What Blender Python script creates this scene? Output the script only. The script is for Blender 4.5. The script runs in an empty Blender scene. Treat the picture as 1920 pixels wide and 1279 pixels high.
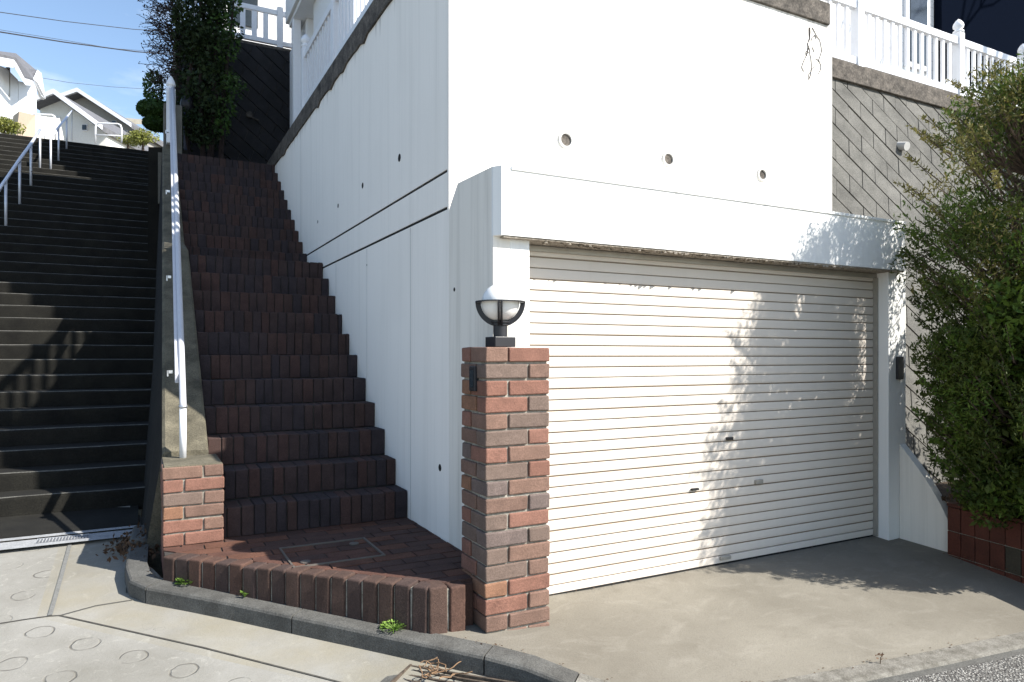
import bpy, bmesh, math, random
from mathutils import Vector
random.seed(7)
R = math.radians
D = bpy.data
SC = bpy.context.scene
COL = SC.collection

# ------------------------------------------------------------------ camera
FPX = 1318.0; HC = 1.35; UX, UY = .8845, .4664           # camera axes in the street's own axes
cam = D.cameras.new('camera'); camo = D.objects.new('camera', cam); COL.objects.link(camo)
cam.sensor_width = 36; cam.lens = FPX/1920*36; cam.shift_y = 26.5/1920
cam.clip_start = .05; cam.clip_end = 3000
camo.location = (0, 0, HC); camo.rotation_euler = (R(90), 0, -math.atan2(UY, UX))
SC.camera = camo
# ------------------------------------------------------------------ light
SUN_E = R(42); SUN_H = Vector((-.672, .741, 0)).normalized()
w = D.worlds.new('World'); SC.world = w; w.use_nodes = True
nt = w.node_tree; nt.nodes.clear()
sky = nt.nodes.new('ShaderNodeTexSky'); sky.sky_type = 'NISHITA'; sky.sun_disc = False
sky.sun_elevation = SUN_E; sky.sun_rotation = math.atan2(-SUN_H.x, -SUN_H.y)
sky.air_density = 1.1; sky.dust_density = .6; sky.ozone_density = 1.6
bg = nt.nodes.new('ShaderNodeBackground'); bg.inputs[1].default_value = .115
wo = nt.nodes.new('ShaderNodeOutputWorld')
tcw = nt.nodes.new('ShaderNodeTexCoord'); mpw = nt.nodes.new('ShaderNodeMapping'); mpw.inputs['Scale'].default_value = (1, 1, 3.2)
nzw = nt.nodes.new('ShaderNodeTexNoise'); nzw.inputs['Scale'].default_value = 3.3; nzw.inputs['Detail'].default_value = 7; nzw.inputs['Roughness'].default_value = .58
rgw = nt.nodes.new('ShaderNodeMapRange'); rgw.inputs[1].default_value = .52; rgw.inputs[2].default_value = .78; rgw.inputs[4].default_value = .55
mxw = nt.nodes.new('ShaderNodeMix'); mxw.data_type = 'RGBA'; mxw.inputs[7].default_value = (6.5, 6.8, 7.2, 1)
nt.links.new(tcw.outputs['Generated'], mpw.inputs[0]); nt.links.new(mpw.outputs[0], nzw.inputs['Vector']); nt.links.new(nzw.outputs[0], rgw.inputs[0])
nt.links.new(rgw.outputs[0], mxw.inputs[0]); nt.links.new(sky.outputs[0], mxw.inputs[6]); nt.links.new(mxw.outputs[2], bg.inputs[0]); nt.links.new(bg.outputs[0], wo.inputs[0])
sl = D.lights.new('sun', 'SUN'); sl.energy = 5.0; sl.angle = R(.55); sl.color = (1, .955, .88)
so = D.objects.new('sun', sl); COL.objects.link(so)
sd = Vector((SUN_H.x*math.cos(SUN_E), SUN_H.y*math.cos(SUN_E), -math.sin(SUN_E)))
so.rotation_euler = sd.to_track_quat('-Z', 'Y').to_euler(); so.location = (6, -8, 12)
SC.view_settings.view_transform = 'Standard'; SC.view_settings.look = 'None'
SC.view_settings.exposure = 1.0; SC.view_settings.gamma = 1

def at(px, py, t):
    """point seen at photo pixel px,py at forward distance t (metres)"""
    a = (px-960)/FPX
    return Vector(((a*UX+UY)*t, (UX-a*UY)*t, HC+(666-py)/FPX*t))
def at_y(px, Y, py=666):
    a = (px-960)/FPX
    return at(px, py, Y/(UX-a*UY))
def road_z(x, y): return -.362+.0146*x+.0882*y

# ------------------------------------------------------------------ mesh builder
def wloc(o):
    v = Vector((0, 0, 0))
    while o: v += o.location; o = o.parent
    return v
class MB:
    def __init__(s): s.v = []; s.f = []; s.m = []
    def add(s, vs, fs, m=0):
        n = len(s.v); s.v += [tuple(v) for v in vs]
        for f in fs: s.f.append(tuple(i+n for i in f)); s.m.append(m)
        return s
    def box(s, x0, x1, y0, y1, z0, z1, m=0):
        return s.add([(x0,y0,z0),(x1,y0,z0),(x1,y1,z0),(x0,y1,z0),(x0,y0,z1),(x1,y0,z1),(x1,y1,z1),(x0,y1,z1)],
              [(3,2,1,0),(4,5,6,7),(0,1,5,4),(1,2,6,5),(2,3,7,6),(3,0,4,7)], m)
    def obox(s, c, ax, ay, hx, hy, z0, z1, m=0, top=1.0):
        """box turned in plan: centre c, unit axis (ax,ay), half sizes"""
        vs = []
        for z, k in ((z0, 1), (z1, top)):
            for i, j in ((-1,-1),(1,-1),(1,1),(-1,1)):
                vs.append((c[0]+i*k*hx*ax-j*k*hy*ay, c[1]+i*k*hx*ay+j*k*hy*ax, z))
        return s.add(vs, [(3,2,1,0),(4,5,6,7),(0,1,5,4),(1,2,6,5),(2,3,7,6),(3,0,4,7)], m)
    def prism(s, poly, z0, z1, m=0):
        """poly ccw xy; z0,z1 numbers or functions"""
        f0 = z0 if callable(z0) else (lambda x, y: z0)
        f1 = z1 if callable(z1) else (lambda x, y: z1)
        n = len(poly)
        vs = [(x, y, f0(x, y)) for x, y in poly]+[(x, y, f1(x, y)) for x, y in poly]
        fs = [tuple(range(n-1, -1, -1)), tuple(range(n, 2*n))]
        for i in range(n): j = (i+1) % n; fs.append((i, j, n+j, n+i))
        return s.add(vs, fs, m)
    def xprism(s, prof, x0, x1, m=0):
        """profile of (y,z) extruded in x"""
        n = len(prof)
        vs = [(x0, y, z) for y, z in prof]+[(x1, y, z) for y, z in prof]
        fs = [tuple(range(n)), tuple(range(2*n-1, n-1, -1))]
        for i in range(n): j = (i+1) % n; fs.append((i, n+i, n+j, j))
        return s.add(vs, fs, m)
    def tube(s, pts, r, n=8, m=0, cap=True):
        pts = [Vector(p) for p in pts]; rs = r if isinstance(r, (list, tuple)) else [r]*len(pts)
        vs = []; fs = []; ref = None
        for i, p in enumerate(pts):
            d = (pts[min(i+1, len(pts)-1)]-pts[max(i-1, 0)]).normalized()
            if ref is None: ref = Vector((0,0,1)) if abs(d.z) < .9 else Vector((1,0,0))
            u = d.cross(ref).normalized(); v = u.cross(d).normalized(); ref = v
            for k in range(n):
                a = 2*math.pi*k/n; vs.append(p+(u*math.cos(a)+v*math.sin(a))*rs[i])
        for i in range(len(pts)-1):
            for k in range(n):
                fs.append((i*n+k, (i+1)*n+k, (i+1)*n+(k+1) % n, i*n+(k+1) % n))
        if cap: fs += [tuple(range(n)), tuple(range(len(pts)*n-1, (len(pts)-1)*n-1, -1))]
        return s.add(vs, fs, m)
    def lathe(s, prof, c, n=24, m=0):
        vs = []; fs = []
        for r, z in prof:
            for k in range(n):
                a = 2*math.pi*k/n; vs.append((c[0]+r*math.cos(a), c[1]+r*math.sin(a), c[2]+z))
        for i in range(len(prof)-1):
            for k in range(n): fs.append((i*n+k, i*n+(k+1) % n, (i+1)*n+(k+1) % n, (i+1)*n+k))
        fs += [tuple(range(n-1, -1, -1)), tuple(range((len(prof)-1)*n, len(prof)*n))]
        return s.add(vs, fs, m)
    def build(s, name, mats, parent=None, bevel=0, smooth=False, seg=2, origin=None, fix=True, jit=0):
        if jit: s.v = [(a+random.uniform(-jit, jit), b_+random.uniform(-jit, jit), c+random.uniform(-jit, jit)) for a, b_, c in s.v]
        if not isinstance(mats, (list, tuple)): mats = [mats]
        if parent is not None: off = wloc(parent)
        else:
            if origin is None:
                xs = [v[0] for v in s.v]; ys = [v[1] for v in s.v]; zs = [v[2] for v in s.v]
                origin = ((min(xs)+max(xs))/2, (min(ys)+max(ys))/2, min(zs))
            off = Vector(origin)
        me = D.meshes.new(name)
        me.from_pydata([(v[0]-off[0], v[1]-off[1], v[2]-off[2]) for v in s.v], [], s.f)
        for mt in mats: me.materials.append(mt)
        me.polygons.foreach_set('material_index', s.m)
        if smooth: me.polygons.foreach_set('use_smooth', [True]*len(me.polygons))
        if fix:
            bm = bmesh.new(); bm.from_mesh(me); bmesh.ops.recalc_face_normals(bm, faces=bm.faces); bm.to_mesh(me); bm.free()
        me.update()
        o = D.objects.new(name, me); COL.objects.link(o)
        if parent is not None: o.parent = parent
        else: o.location = off
        if bevel:
            b = o.modifiers.new('bevel', 'BEVEL'); b.width = bevel; b.segments = seg; b.limit_method = 'ANGLE'; b.angle_limit = R(35)
        return o
def tag(o, label, cat, group=None, kind=None):
    if label: o['label'] = label
    if cat: o['category'] = cat
    if group: o['group'] = group
    if kind: o['kind'] = kind
    return o
def thing(name, label, cat, loc, group=None):
    o = D.objects.new(name, None); COL.objects.link(o); o.location = loc; o.empty_display_size = .2
    return tag(o, label, cat, group)
def struct(o): o['kind'] = 'structure'; return o

# ------------------------------------------------------------------ materials
class N:
    def __init__(s, name):
        s.mt = D.materials.new(name); s.mt.use_nodes = True; s.t = s.mt.node_tree
        s.b = s.t.nodes['Principled BSDF']
        g = s.t.nodes.new('ShaderNodeNewGeometry'); s.pos = g.outputs['Position']
    def n(s, ty, **k):
        o = s.t.nodes.new(ty)
        for a, b in k.items(): setattr(o, a, b)
        return o
    def l(s, a, b): s.t.links.new(a, b)
    def scale(s, v):
        m = s.n('ShaderNodeMapping'); s.l(s.pos, m.inputs[0]); m.inputs['Scale'].default_value = v; return m.outputs[0]
    def noise(s, sc, det=6, rough=.6, vec=(1, 1, 1), dist=0):
        o = s.n('ShaderNodeTexNoise'); o.inputs['Scale'].default_value = sc; o.inputs['Detail'].default_value = det
        o.inputs['Roughness'].default_value = rough; o.inputs['Distortion'].default_value = dist
        s.l(s.scale(vec), o.inputs['Vector']); return o.outputs[0]
    def ramp(s, f, a, b, ca=0, cb=1):
        o = s.n('ShaderNodeMapRange'); o.inputs[1].default_value = a; o.inputs[2].default_value = b
        o.inputs[3].default_value = ca; o.inputs[4].default_value = cb; s.l(f, o.inputs[0]); return o.outputs[0]
    def math(s, op, a, b=None, c=None):
        o = s.n('ShaderNodeMath', operation=op)
        for i, v in enumerate((a, b, c)):
            if v is None: continue
            if isinstance(v, (int, float)): o.inputs[i].default_value = v
            else: s.l(v, o.inputs[i])
        return o.outputs[0]
    def mix(s, f, a, b, blend='MIX'):
        o = s.n('ShaderNodeMix', data_type='RGBA', blend_type=blend)
        if isinstance(f, (int, float)): o.inputs[0].default_value = f
        else: s.l(f, o.inputs[0])
        for v, i in ((a, 6), (b, 7)):
            if isinstance(v, tuple): o.inputs[i].default_value = (*v, 1)
            else: s.l(v, o.inputs[i])
        return o.outputs[2]
    def col(s, c): s.l(c, s.b.inputs['Base Color'])
    def bump(s, h, st=.3, d=.01):
        o = s.n('ShaderNodeBump'); o.inputs['Strength'].default_value = st; o.inputs['Distance'].default_value = d
        s.l(h, o.inputs['Height']); s.l(o.outputs[0], s.b.inputs['Normal']); return o
def rough_mat(name, c1, c2, sc=6, fine=90, rough=.85, bump=.3, metal=0, speck=.35, spec=.3, lo=.3, hi=.7, bd=.006):
    m = N(name)
    a = m.noise(sc, 8, .65); b = m.noise(fine, 4, .7)
    c = m.mix(m.ramp(a, lo, hi), c1, c2)
    dk = m.ramp(b, .25, .75, 1-speck, 1+speck*.5)
    cc = m.n('ShaderNodeCombineColor'); [m.l(dk, cc.inputs[i]) for i in range(3)]
    m.col(m.mix(1.0, c, cc.outputs[0], 'MULTIPLY'))
    m.b.inputs['Roughness'].default_value = rough; m.b.inputs['Metallic'].default_value = metal
    m.b.inputs['Specular IOR Level'].default_value = spec
    if bump: m.bump(b, bump, bd)
    return m.mt
def plain(name, c, rough=.5, metal=0, spec=.4, var=.08, sc=20):
    return rough_mat(name, tuple(x*(1-var) for x in c), tuple(min(1, x*(1+var)) for x in c), sc, 120, rough, 0, metal, .04, spec)

def wall_paint(name, base, dirt, streak=.35, top=4.0, side=False):
    """painted render with vertical rain streaks and faint patchiness"""
    m = N(name)
    st = m.noise(3.2, 5, .6, (3.0, 3.0, .12)); st2 = m.noise(16, 4, .6, (2.2, 2.2, .07)); pt = m.noise(1.1, 7, .6)
    f = m.math('MULTIPLY', m.ramp(st, .48, .75), streak)
    f = m.math('ADD', f, m.math('MULTIPLY', m.ramp(st2, .55, .8), streak*.6))
    f = m.math('ADD', f, m.math('MULTIPLY', m.ramp(pt, .45, .8), streak*.5))
    c = m.mix(f, base, dirt)
    # runs below the coping
    sp = m.n('ShaderNodeSeparateXYZ'); m.l(m.pos, sp.inputs[0])
    run = m.math('SUBTRACT', sp.outputs[2], m.math('MULTIPLY', m.noise(11, 4, .7, (1, 1, .05)), 1.1))
    rf = m.math('MULTIPLY', m.ramp(run, top-.62, top-.38), .55)
    c = m.mix(rf, c, (.20, .19, .17))
    spk = m.noise(55, 3, .6); c = m.mix(m.math('MULTIPLY', m.ramp(spk, .70, .74), .25), c, dirt)
    m.col(c); m.b.inputs['Roughness'].default_value = .82; m.b.inputs['Specular IOR Level'].default_value = .2
    m.bump(m.noise(70, 5, .6), .18, .004)
    return m.mt
M = {}
M['wall'] = wall_paint('white_render', (.89, .855, .80), (.55, .53, .48), .22, 3.99)
M['wall_g'] = wall_paint('grey_render', (.78, .745, .68), (.46, .44, .39), .5, 9)
M['fascia'] = wall_paint('fascia_render', (.80, .80, .78), (.50, .48, .44), .2, 2.43)
M['coping'] = rough_mat('weathered_coping', (0.040, 0.036, 0.032), (0.192, 0.168, 0.144), 9, 60, .95, .5, speck=.7)
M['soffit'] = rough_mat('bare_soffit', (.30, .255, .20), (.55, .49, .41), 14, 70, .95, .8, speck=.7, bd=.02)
M['dark'] = plain('dark_gap', (.012, .012, .012), .9)
M['joint'] = plain('joint_line', (.42, .42, .41), .9)
M['nosing'] = rough_mat('lit_nosing', (0.0510, 0.0499, 0.0437), (0.1456, 0.1414, 0.1238), 7, 90, .9, .4, speck=.7)  # pale strip standing for light caught along the step edges
M['concrete'] = rough_mat('old_concrete', (.11, .105, .09), (.22, .21, .18), 3, 110, .92, .5, speck=.5)
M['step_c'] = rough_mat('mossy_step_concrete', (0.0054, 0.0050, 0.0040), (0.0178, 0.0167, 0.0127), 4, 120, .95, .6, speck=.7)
M['pipe_w'] = plain('white_vinyl', (.78, .79, .82), .38, spec=.5, var=.03)
M['rail_w'] = plain('shaded_white_vinyl', (.50, .50, .53), .4, spec=.5, var=.05)  # white vinyl greyed in colour to stand for shade on the handrail
M['rimd'] = plain('dull_cover_rim', (.13, .115, .10), .6, .2)
M['rust'] = rough_mat('rusty_iron', (.035, .028, .022), (.13, .10, .075), 30, 90, .8, .3)
M['galv'] = plain('galvanised_steel', (.55, .56, .58), .32, .75, var=.1)
M['steel_lt'] = plain('painted_rail', (.62, .64, .70), .35, .25)
M['black'] = plain('black_metal', (.022, .022, .026), .42)
M['mortar'] = rough_mat('mortar', (.15, .135, .11), (.44, .41, .35), 20, 140, .95, .4)
M['mortar_d'] = rough_mat('dark_mortar', (.03, .027, .025), (.07, .062, .055), 20, 140, .95, .4)
tones = [(0.223, 0.111, 0.081),(0.188, 0.117, 0.090),(0.255, 0.135, 0.083),(0.172, 0.124, 0.101),(0.213, 0.130, 0.098),(0.160, 0.122, 0.109),(0.234, 0.119, 0.088)]
M['brick'] = [rough_mat('red_brick_%s' % n, tuple(x*.78 for x in t), tuple(x*1.15 for x in t), 12, 150, .9, .55, speck=.45)
              for n, t in zip(('russet','brown','orange','umber','clay','slate','rust'), tones)]
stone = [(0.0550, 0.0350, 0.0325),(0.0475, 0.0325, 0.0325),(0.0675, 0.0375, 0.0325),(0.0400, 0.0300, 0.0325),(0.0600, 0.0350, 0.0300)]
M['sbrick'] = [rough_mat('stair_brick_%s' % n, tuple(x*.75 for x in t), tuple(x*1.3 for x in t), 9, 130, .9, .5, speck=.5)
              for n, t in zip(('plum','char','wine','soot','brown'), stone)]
ptone = [(0.105, 0.050, 0.036),(0.081, 0.045, 0.036),(0.124, 0.057, 0.037)]
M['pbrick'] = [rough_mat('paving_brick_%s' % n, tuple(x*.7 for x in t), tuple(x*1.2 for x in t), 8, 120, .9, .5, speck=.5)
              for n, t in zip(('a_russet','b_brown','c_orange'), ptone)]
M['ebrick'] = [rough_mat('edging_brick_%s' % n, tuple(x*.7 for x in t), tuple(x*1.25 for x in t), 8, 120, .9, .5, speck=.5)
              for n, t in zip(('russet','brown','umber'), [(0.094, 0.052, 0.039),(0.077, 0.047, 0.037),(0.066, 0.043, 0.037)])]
M['tile'] = [rough_mat('planter_tile_%s' % n, tuple(x*.8 for x in t), tuple(x*1.2 for x in t), 8, 90, .7, .3)
              for n, t in zip(('red', 'rust', 'green'), [(0.1000, 0.0300, 0.0190),(0.0850, 0.0275, 0.0175),(0.0500, 0.0425, 0.0300)])]
M['shutter'] = wall_paint('cream_shutter', (.66, .60, .53), (.52, .46, .39), .16, 9); M['shutter'].node_tree.nodes['Principled BSDF'].inputs['Roughness'].default_value = .5
M['shut_gap'] = plain('shutter_seam', (.30, .235, .17), .6)
M['frame'] = plain('aluminium_frame', (.36, .34, .30), .4, .3)
M['globe'] = plain('opal_glass', (.83, .82, .79), .22, 0, .5, .02)
M['soil'] = rough_mat('soil', (.035, .024, .016), (.10, .07, .045), 12, 80, 1, .8, speck=.7, bd=.02)
M['bark'] = rough_mat('bark', (.05, .035, .025), (.15, .11, .085), 14, 60, 1, .8)
M['twig'] = rough_mat('dark_twigs', (.018, .012, .013), (.055, .04, .035), 14, 60, 1, .2)
M['drytwig'] = rough_mat('dry_twigs', (.12, .07, .04), (.34, .22, .13), 14, 60, 1, .2)
def leaf(name, c1, c2, sc=9, tr=.25):
    m = N(name); f = m.ramp(m.noise(sc, 4, .6), .35, .65); m.col(m.mix(f, c1, c2))
    m.b.inputs['Roughness'].default_value = .6; m.b.inputs['Specular IOR Level'].default_value = .25
    t = m.n('ShaderNodeBsdfTranslucent'); m.l(m.mix(f, c1, c2), t.inputs[0])
    x = m.n('ShaderNodeMixShader'); x.inputs[0].default_value = tr
    out = m.t.nodes['Material Output']; m.l(m.b.outputs[0], x.inputs[1]); m.l(t.outputs[0], x.inputs[2]); m.l(x.outputs[0], out.inputs[0])
    return m.mt
M['con1'] = leaf('conifer_green', (.028, .046, .008), (.075, .098, .014))
M['con2'] = leaf('conifer_sunlit_olive', (.10, .105, .026), (.22, .19, .06))  # olive leaves stand for sun on the upper crown
M['con3'] = leaf('conifer_bright', (.045, .085, .012), (.11, .17, .022))
M['shr1'] = leaf('shrub_dark', (.012, .024, .010), (.030, .050, .014))
M['shr2'] = leaf('shrub_green', (.03, .07, .018), (.055, .105, .02))
M['topi'] = leaf('topiary_green', (.018, .045, .010), (.04, .085, .016))
M['weed'] = leaf('weed_green', (.10, .20, .03), (.22, .34, .07))
M['dry'] = leaf('dry_leaves', (.05, .03, .018), (.17, .10, .06), 30)
M['hedge'] = leaf('hedge_yellow', (.12, .15, .03), (.30, .30, .08))
M['siding'] = plain('white_siding', (.78, .79, .80), .6, var=.03)
M['navy'] = plain('navy_panel', (.004, .006, .012), .9, 0, .0)
M['glass'] = plain('window_glass', (.03, .04, .05), .08, 0, .6)
M['roofg'] = rough_mat('grey_roof', (.10, .10, .11), (.17, .17, .18), 5, 60, .8, .3)
M['rooft'] = rough_mat('tan_roof', (.24, .22, .18), (.33, .31, .26), 5, 60, .8, .3)
M['cream'] = plain('cream_wall', (.62, .58, .48), .8)
M['cream2'] = plain('pale_wall', (.74, .72, .66), .8)
M['tan'] = plain('tan_wall', (.50, .40, .30), .85)
M['cable'] = plain('cable', (.03, .03, .035), .7)
M['blue'] = plain('blue_post', (.03, .035, .07), .5)

# ================================================================== GROUND
def grid(name, xs, ys, zf, mt):
    m = MB(); nx = len(xs); ny = len(ys)
    m.add([(x, y, zf(x, y)) for y in ys for x in xs], [(j*nx+i, j*nx+i+1, (j+1)*nx+i+1, (j+1)*nx+i) for j in range(ny-1) for i in range(nx-1)])
    return m.build(name, mt)
def lin(a, b, n): return [a+(b-a)*i/(n-1) for i in range(n)]
g = MB(); g.box(-400, 400, -400, 400, -3.2, -3.0); struct(g.build('ground', M['concrete']))
# --- concrete road with pressed rings
m = N('ringed_concrete_road')
sp = m.n('ShaderNodeSeparateXYZ'); m.l(m.pos, sp.inputs[0])
wob = m.n('ShaderNodeTexNoise'); wob.inputs['Scale'].default_value = 9; m.l(m.pos, wob.inputs['Vector'])
wx = m.math('ADD', sp.outputs[0], m.ramp(wob.outputs[0], 0, 1, -.018, .018)); wy = m.math('ADD', sp.outputs[1], m.ramp(wob.outputs[0], 0, 1, .018, -.018))
# rotate the ring grid
ca, sa = math.cos(R(-14)), math.sin(R(-14))
rx = m.math('ADD', m.math('MULTIPLY', wx, ca), m.math('MULTIPLY', wy, -sa)); ry = m.math('ADD', m.math('MULTIPLY', wx, sa), m.math('MULTIPLY', wy, ca))
rowf = m.math('DIVIDE', ry, .265); row = m.math('FLOOR', rowf); stag = m.math('MULTIPLY', m.math('MODULO', m.math('ABSOLUTE', row), 2.0), .5)
cx = m.math('SUBTRACT', m.math('FRACT', m.math('ADD', m.math('DIVIDE', rx, .285), stag)), .5)
cy = m.math('SUBTRACT', m.math('FRACT', rowf), .5)
dist = m.math('SQRT', m.math('ADD', m.math('POWER', m.math('MULTIPLY', cx, .285), 2), m.math('POWER', m.math('MULTIPLY', cy, .265), 2)))
ring = m.math('SUBTRACT', 1.0, m.ramp(m.math('ABSOLUTE', m.math('SUBTRACT', dist, .059)), .002, .006))
part = m.ramp(m.noise(5.5, 3, .6), .38, .58)
# rings only in the two panels left of the joint and in front
def rpp(px, py):
    a = (px-960)/FPX; dx, dy, dz = a*UX+UY, UX-a*UY, (666-py)/FPX
    t = (HC+.362)/(-dz+.0146*dx+.0882*dy); return Vector((dx*t, dy*t))
def halfplane(p, q, marg):     # 1 where the point lies right of p->q by marg
    d = (q-p).normalized(); n_ = Vector((d.y, -d.x)); k = n_.dot(p)
    return m.math('GREATER_THAN', m.math('ADD', m.math('MULTIPLY', sp.outputs[0], n_.x), m.math('MULTIPLY', sp.outputs[1], n_.y)), k+marg)
j1 = m.math('ADD', m.math('MULTIPLY', sp.outputs[0], .775), m.math('MULTIPLY', sp.outputs[1], .632))   # behind diagonal joint
front = halfplane(rpp(93, 1156), rpp(628, 1278), .03)
left = halfplane(rpp(94, 1155), rpp(135, 1008), 100); left = m.math('SUBTRACT', 1.0, halfplane(rpp(94, 1155), rpp(135, 1008), -.06))
region = m.math('MAXIMUM', front, left)
ringf = m.math('MULTIPLY', m.math('MULTIPLY', ring, part), region)
base = m.mix(m.ramp(m.noise(1.6, 8, .65), .3, .72), (0.188, 0.180, 0.156), (0.292, 0.284, 0.260))
base = m.mix(m.math('MULTIPLY', m.ramp(m.noise(140, 4, .8), .50, .72), .35), base, (0.112, 0.104, 0.088))
base = m.mix(m.math('MULTIPLY', m.ramp(m.noise(9, 6, .75, dist=1.5), .56, .70), .45), base, (0.400, 0.388, 0.344))
# worn ochre strip by the kerb
och = m.math('MULTIPLY', m.math('SUBTRACT', 1.0, region), m.ramp(m.noise(3, 6, .6), .3, .7))
base = m.mix(m.math('MULTIPLY', och, .6), base, (0.240, 0.212, 0.144))
crk = m.n('ShaderNodeTexVoronoi', feature='DISTANCE_TO_EDGE'); crk.inputs['Scale'].default_value = 1.7
wv = m.n('ShaderNodeVectorMath', operation='ADD'); m.l(m.pos, wv.inputs[0]); cn = m.n('ShaderNodeTexNoise'); cn.inputs['Scale'].default_value = 4; m.l(m.pos, cn.inputs['Vector']); m.l(cn.outputs[1], wv.inputs[1]); m.l(wv.outputs[0], crk.inputs['Vector'])
cf = m.math('MULTIPLY', m.math('SUBTRACT', 1.0, m.ramp(crk.outputs[0], .001, .0035)), m.ramp(m.noise(1.2, 2), .55, .6))
base = m.mix(m.math('MULTIPLY', cf, .6), base, (0.064, 0.056, 0.048))
base = m.mix(m.math('MULTIPLY', ringf, .62), base, (0.068, 0.060, 0.048))
m.col(base); m.b.inputs['Roughness'].default_value = .88; m.b.inputs['Specular IOR Level'].default_value = .25
hh = m.math('SUBTRACT', m.math('MULTIPLY', m.noise(60, 6, .75), .35), ringf)
m.bump(hh, .55, .012)
M['road_c'] = m.mt
# --- driveway concrete
m = N('driveway_concrete')
base = m.mix(m.ramp(m.noise(1.3, 8, .6), .3, .7), (0.149, 0.135, 0.109), (0.218, 0.201, 0.165))
sw = m.noise(2.2, 9, .62, (1.0, 1.8, 1), 2.2)
base = m.mix(m.math('MULTIPLY', m.ramp(sw, .52, .72), .38), base, (0.290, 0.271, 0.231))
base = m.mix(m.math('MULTIPLY', m.ramp(m.noise(5, 8, .7), .55, .75), .4), base, (0.112, 0.099, 0.076))
base = m.mix(m.math('MULTIPLY', m.ramp(m.noise(150, 5, .85), .48, .66), .5), base, (0.086, 0.079, 0.066))
m.col(base); m.b.inputs['Roughness'].default_value = .85; m.b.inputs['Specular IOR Level'].default_value = .25
m.bump(m.math('ADD', m.noise(80, 6, .7), m.math('MULTIPLY', sw, .7)), .3, .008)
M['drive'] = m.mt
# --- coarse asphalt
m = N('coarse_asphalt')
vo = m.n('ShaderNodeTexVoronoi'); vo.inputs['Scale'].default_value = 110; m.l(m.pos, vo.inputs['Vector'])
sc_ = m.n('ShaderNodeSeparateColor'); m.l(vo.outputs['Color'], sc_.inputs[0])
base = m.mix(m.ramp(sc_.outputs[0], .35, .95), (.10, .098, .09), (.40, .39, .36))
base = m.mix(m.ramp(vo.outputs['Distance'], .35, .75), base, (.06, .055, .05))
m.col(base); m.b.inputs['Roughness'].default_value = .9
m.bump(m.math('SUBTRACT', 1.0, vo.outputs['Distance']), .9, .012)
M['asphalt'] = m.mt

# kerb line (outer top edge), from left end round to the driveway mouth
KP = [(-.075, 4.95), (-.085, 4.62), (-.06, 4.40), (.02, 4.26), (.20, 4.085), (.42, 3.86), (.66, 3.60), (.90, 3.345), (1.15, 3.075), (1.36, 2.85), (1.49, 2.70), (1.62, 2.52), (1.80, 2.36), (2.08, 2.235), (2.43, 2.145), (2.9, 2.07), (3.4, 2.0), (3.95, 1.93), (4.6, 1.85), (5.4, 1.76)]
def ky(x):
    for (a, b), (c, d) in zip(KP[2:], KP[3:]):
        if a <= x <= c: return b+(d-b)*(x-a)/(c-a)
    return KP[2][1] if x < 0 else KP[-1][1]
road = grid('road', [-30, -12, -6]+lin(-4, 5, 40)+[8, 14, 30], [-30, -10, -2]+lin(0, 6.2, 40), lambda x, y: road_z(x, y)-(.3 if (x > .1 and y > ky(x)+.42) else 0), M['road_c']); struct(road)

def kz(i):
    x, y = KP[i]; s = min(1, max(0, (x+.08)/1.6)); h = .09 if x < 1.45 else max(.018, .09-.16*(x-1.45))
    return road_z(x, y)+h
def off(P, d):
    out = []
    for i, p in enumerate(P):
        a = Vector(P[max(0, i-1)]); b = Vector(P[min(len(P)-1, i+1)]); t = (b-a).normalized(); out.append((p[0]-t.y*d, p[1]+t.x*d))
    return out
K2 = off(KP, .115)
# kerb stones, each one a mesh segment of the kerb
kb = MB()
import bisect
def kerbseg(i0, i1):
    pass
rk = MB(); KZ = [kz(i) for i in range(len(KP))]
joints = {3, 6, 9, 11}
for i in range(len(KP)-1):
    a, b = Vector(KP[i]), Vector(KP[i+1]); c, d = Vector(K2[i]), Vector(K2[i+1]); za, zb = KZ[i], KZ[i+1]
    ga = .004 if i in joints else 0; gb = .004 if i+1 in joints else 0
    t = (b-a).normalized(); a = a+t*ga; c = c+t*ga; b = b-t*gb; d = d-t*gb
    def row(p, q, z):   # p outer q inner
        n = (p-q).normalized(); ch = .016
        return [(p.x, p.y, -.7), (p.x, p.y, z-ch), (p.x-n.x*.006, p.y-n.y*.006, z-.005), (p.x-n.x*ch, p.y-n.y*ch, z), (q.x, q.y, z+.006), (q.x, q.y, -.7)]
    A, B = row(a, c, za), row(b, d, zb)
    fs = [(k, k+1, 7+k, 6+k) for k in range(5)]
    if ga or i == 0: fs.append((5, 4, 3, 2, 1, 0))
    if gb: fs.append((6, 7, 8, 9, 10, 11))
    rk.add(A+B, fs, 1 if i >= 11 else 0)
M['lip'] = rough_mat('scuffed_lip', (0.1020, 0.0935, 0.0765), (0.2550, 0.2422, 0.2125), 16, 130, .9, .6, speck=.5)
M['kerb'] = rough_mat('kerb_concrete', (0.0709, 0.0689, 0.0628), (0.1384, 0.1363, 0.1255), 7, 130, .9, .6, speck=.55)
struct(rk.build('kerb', [M['kerb'], M['lip']], fix=False))
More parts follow.
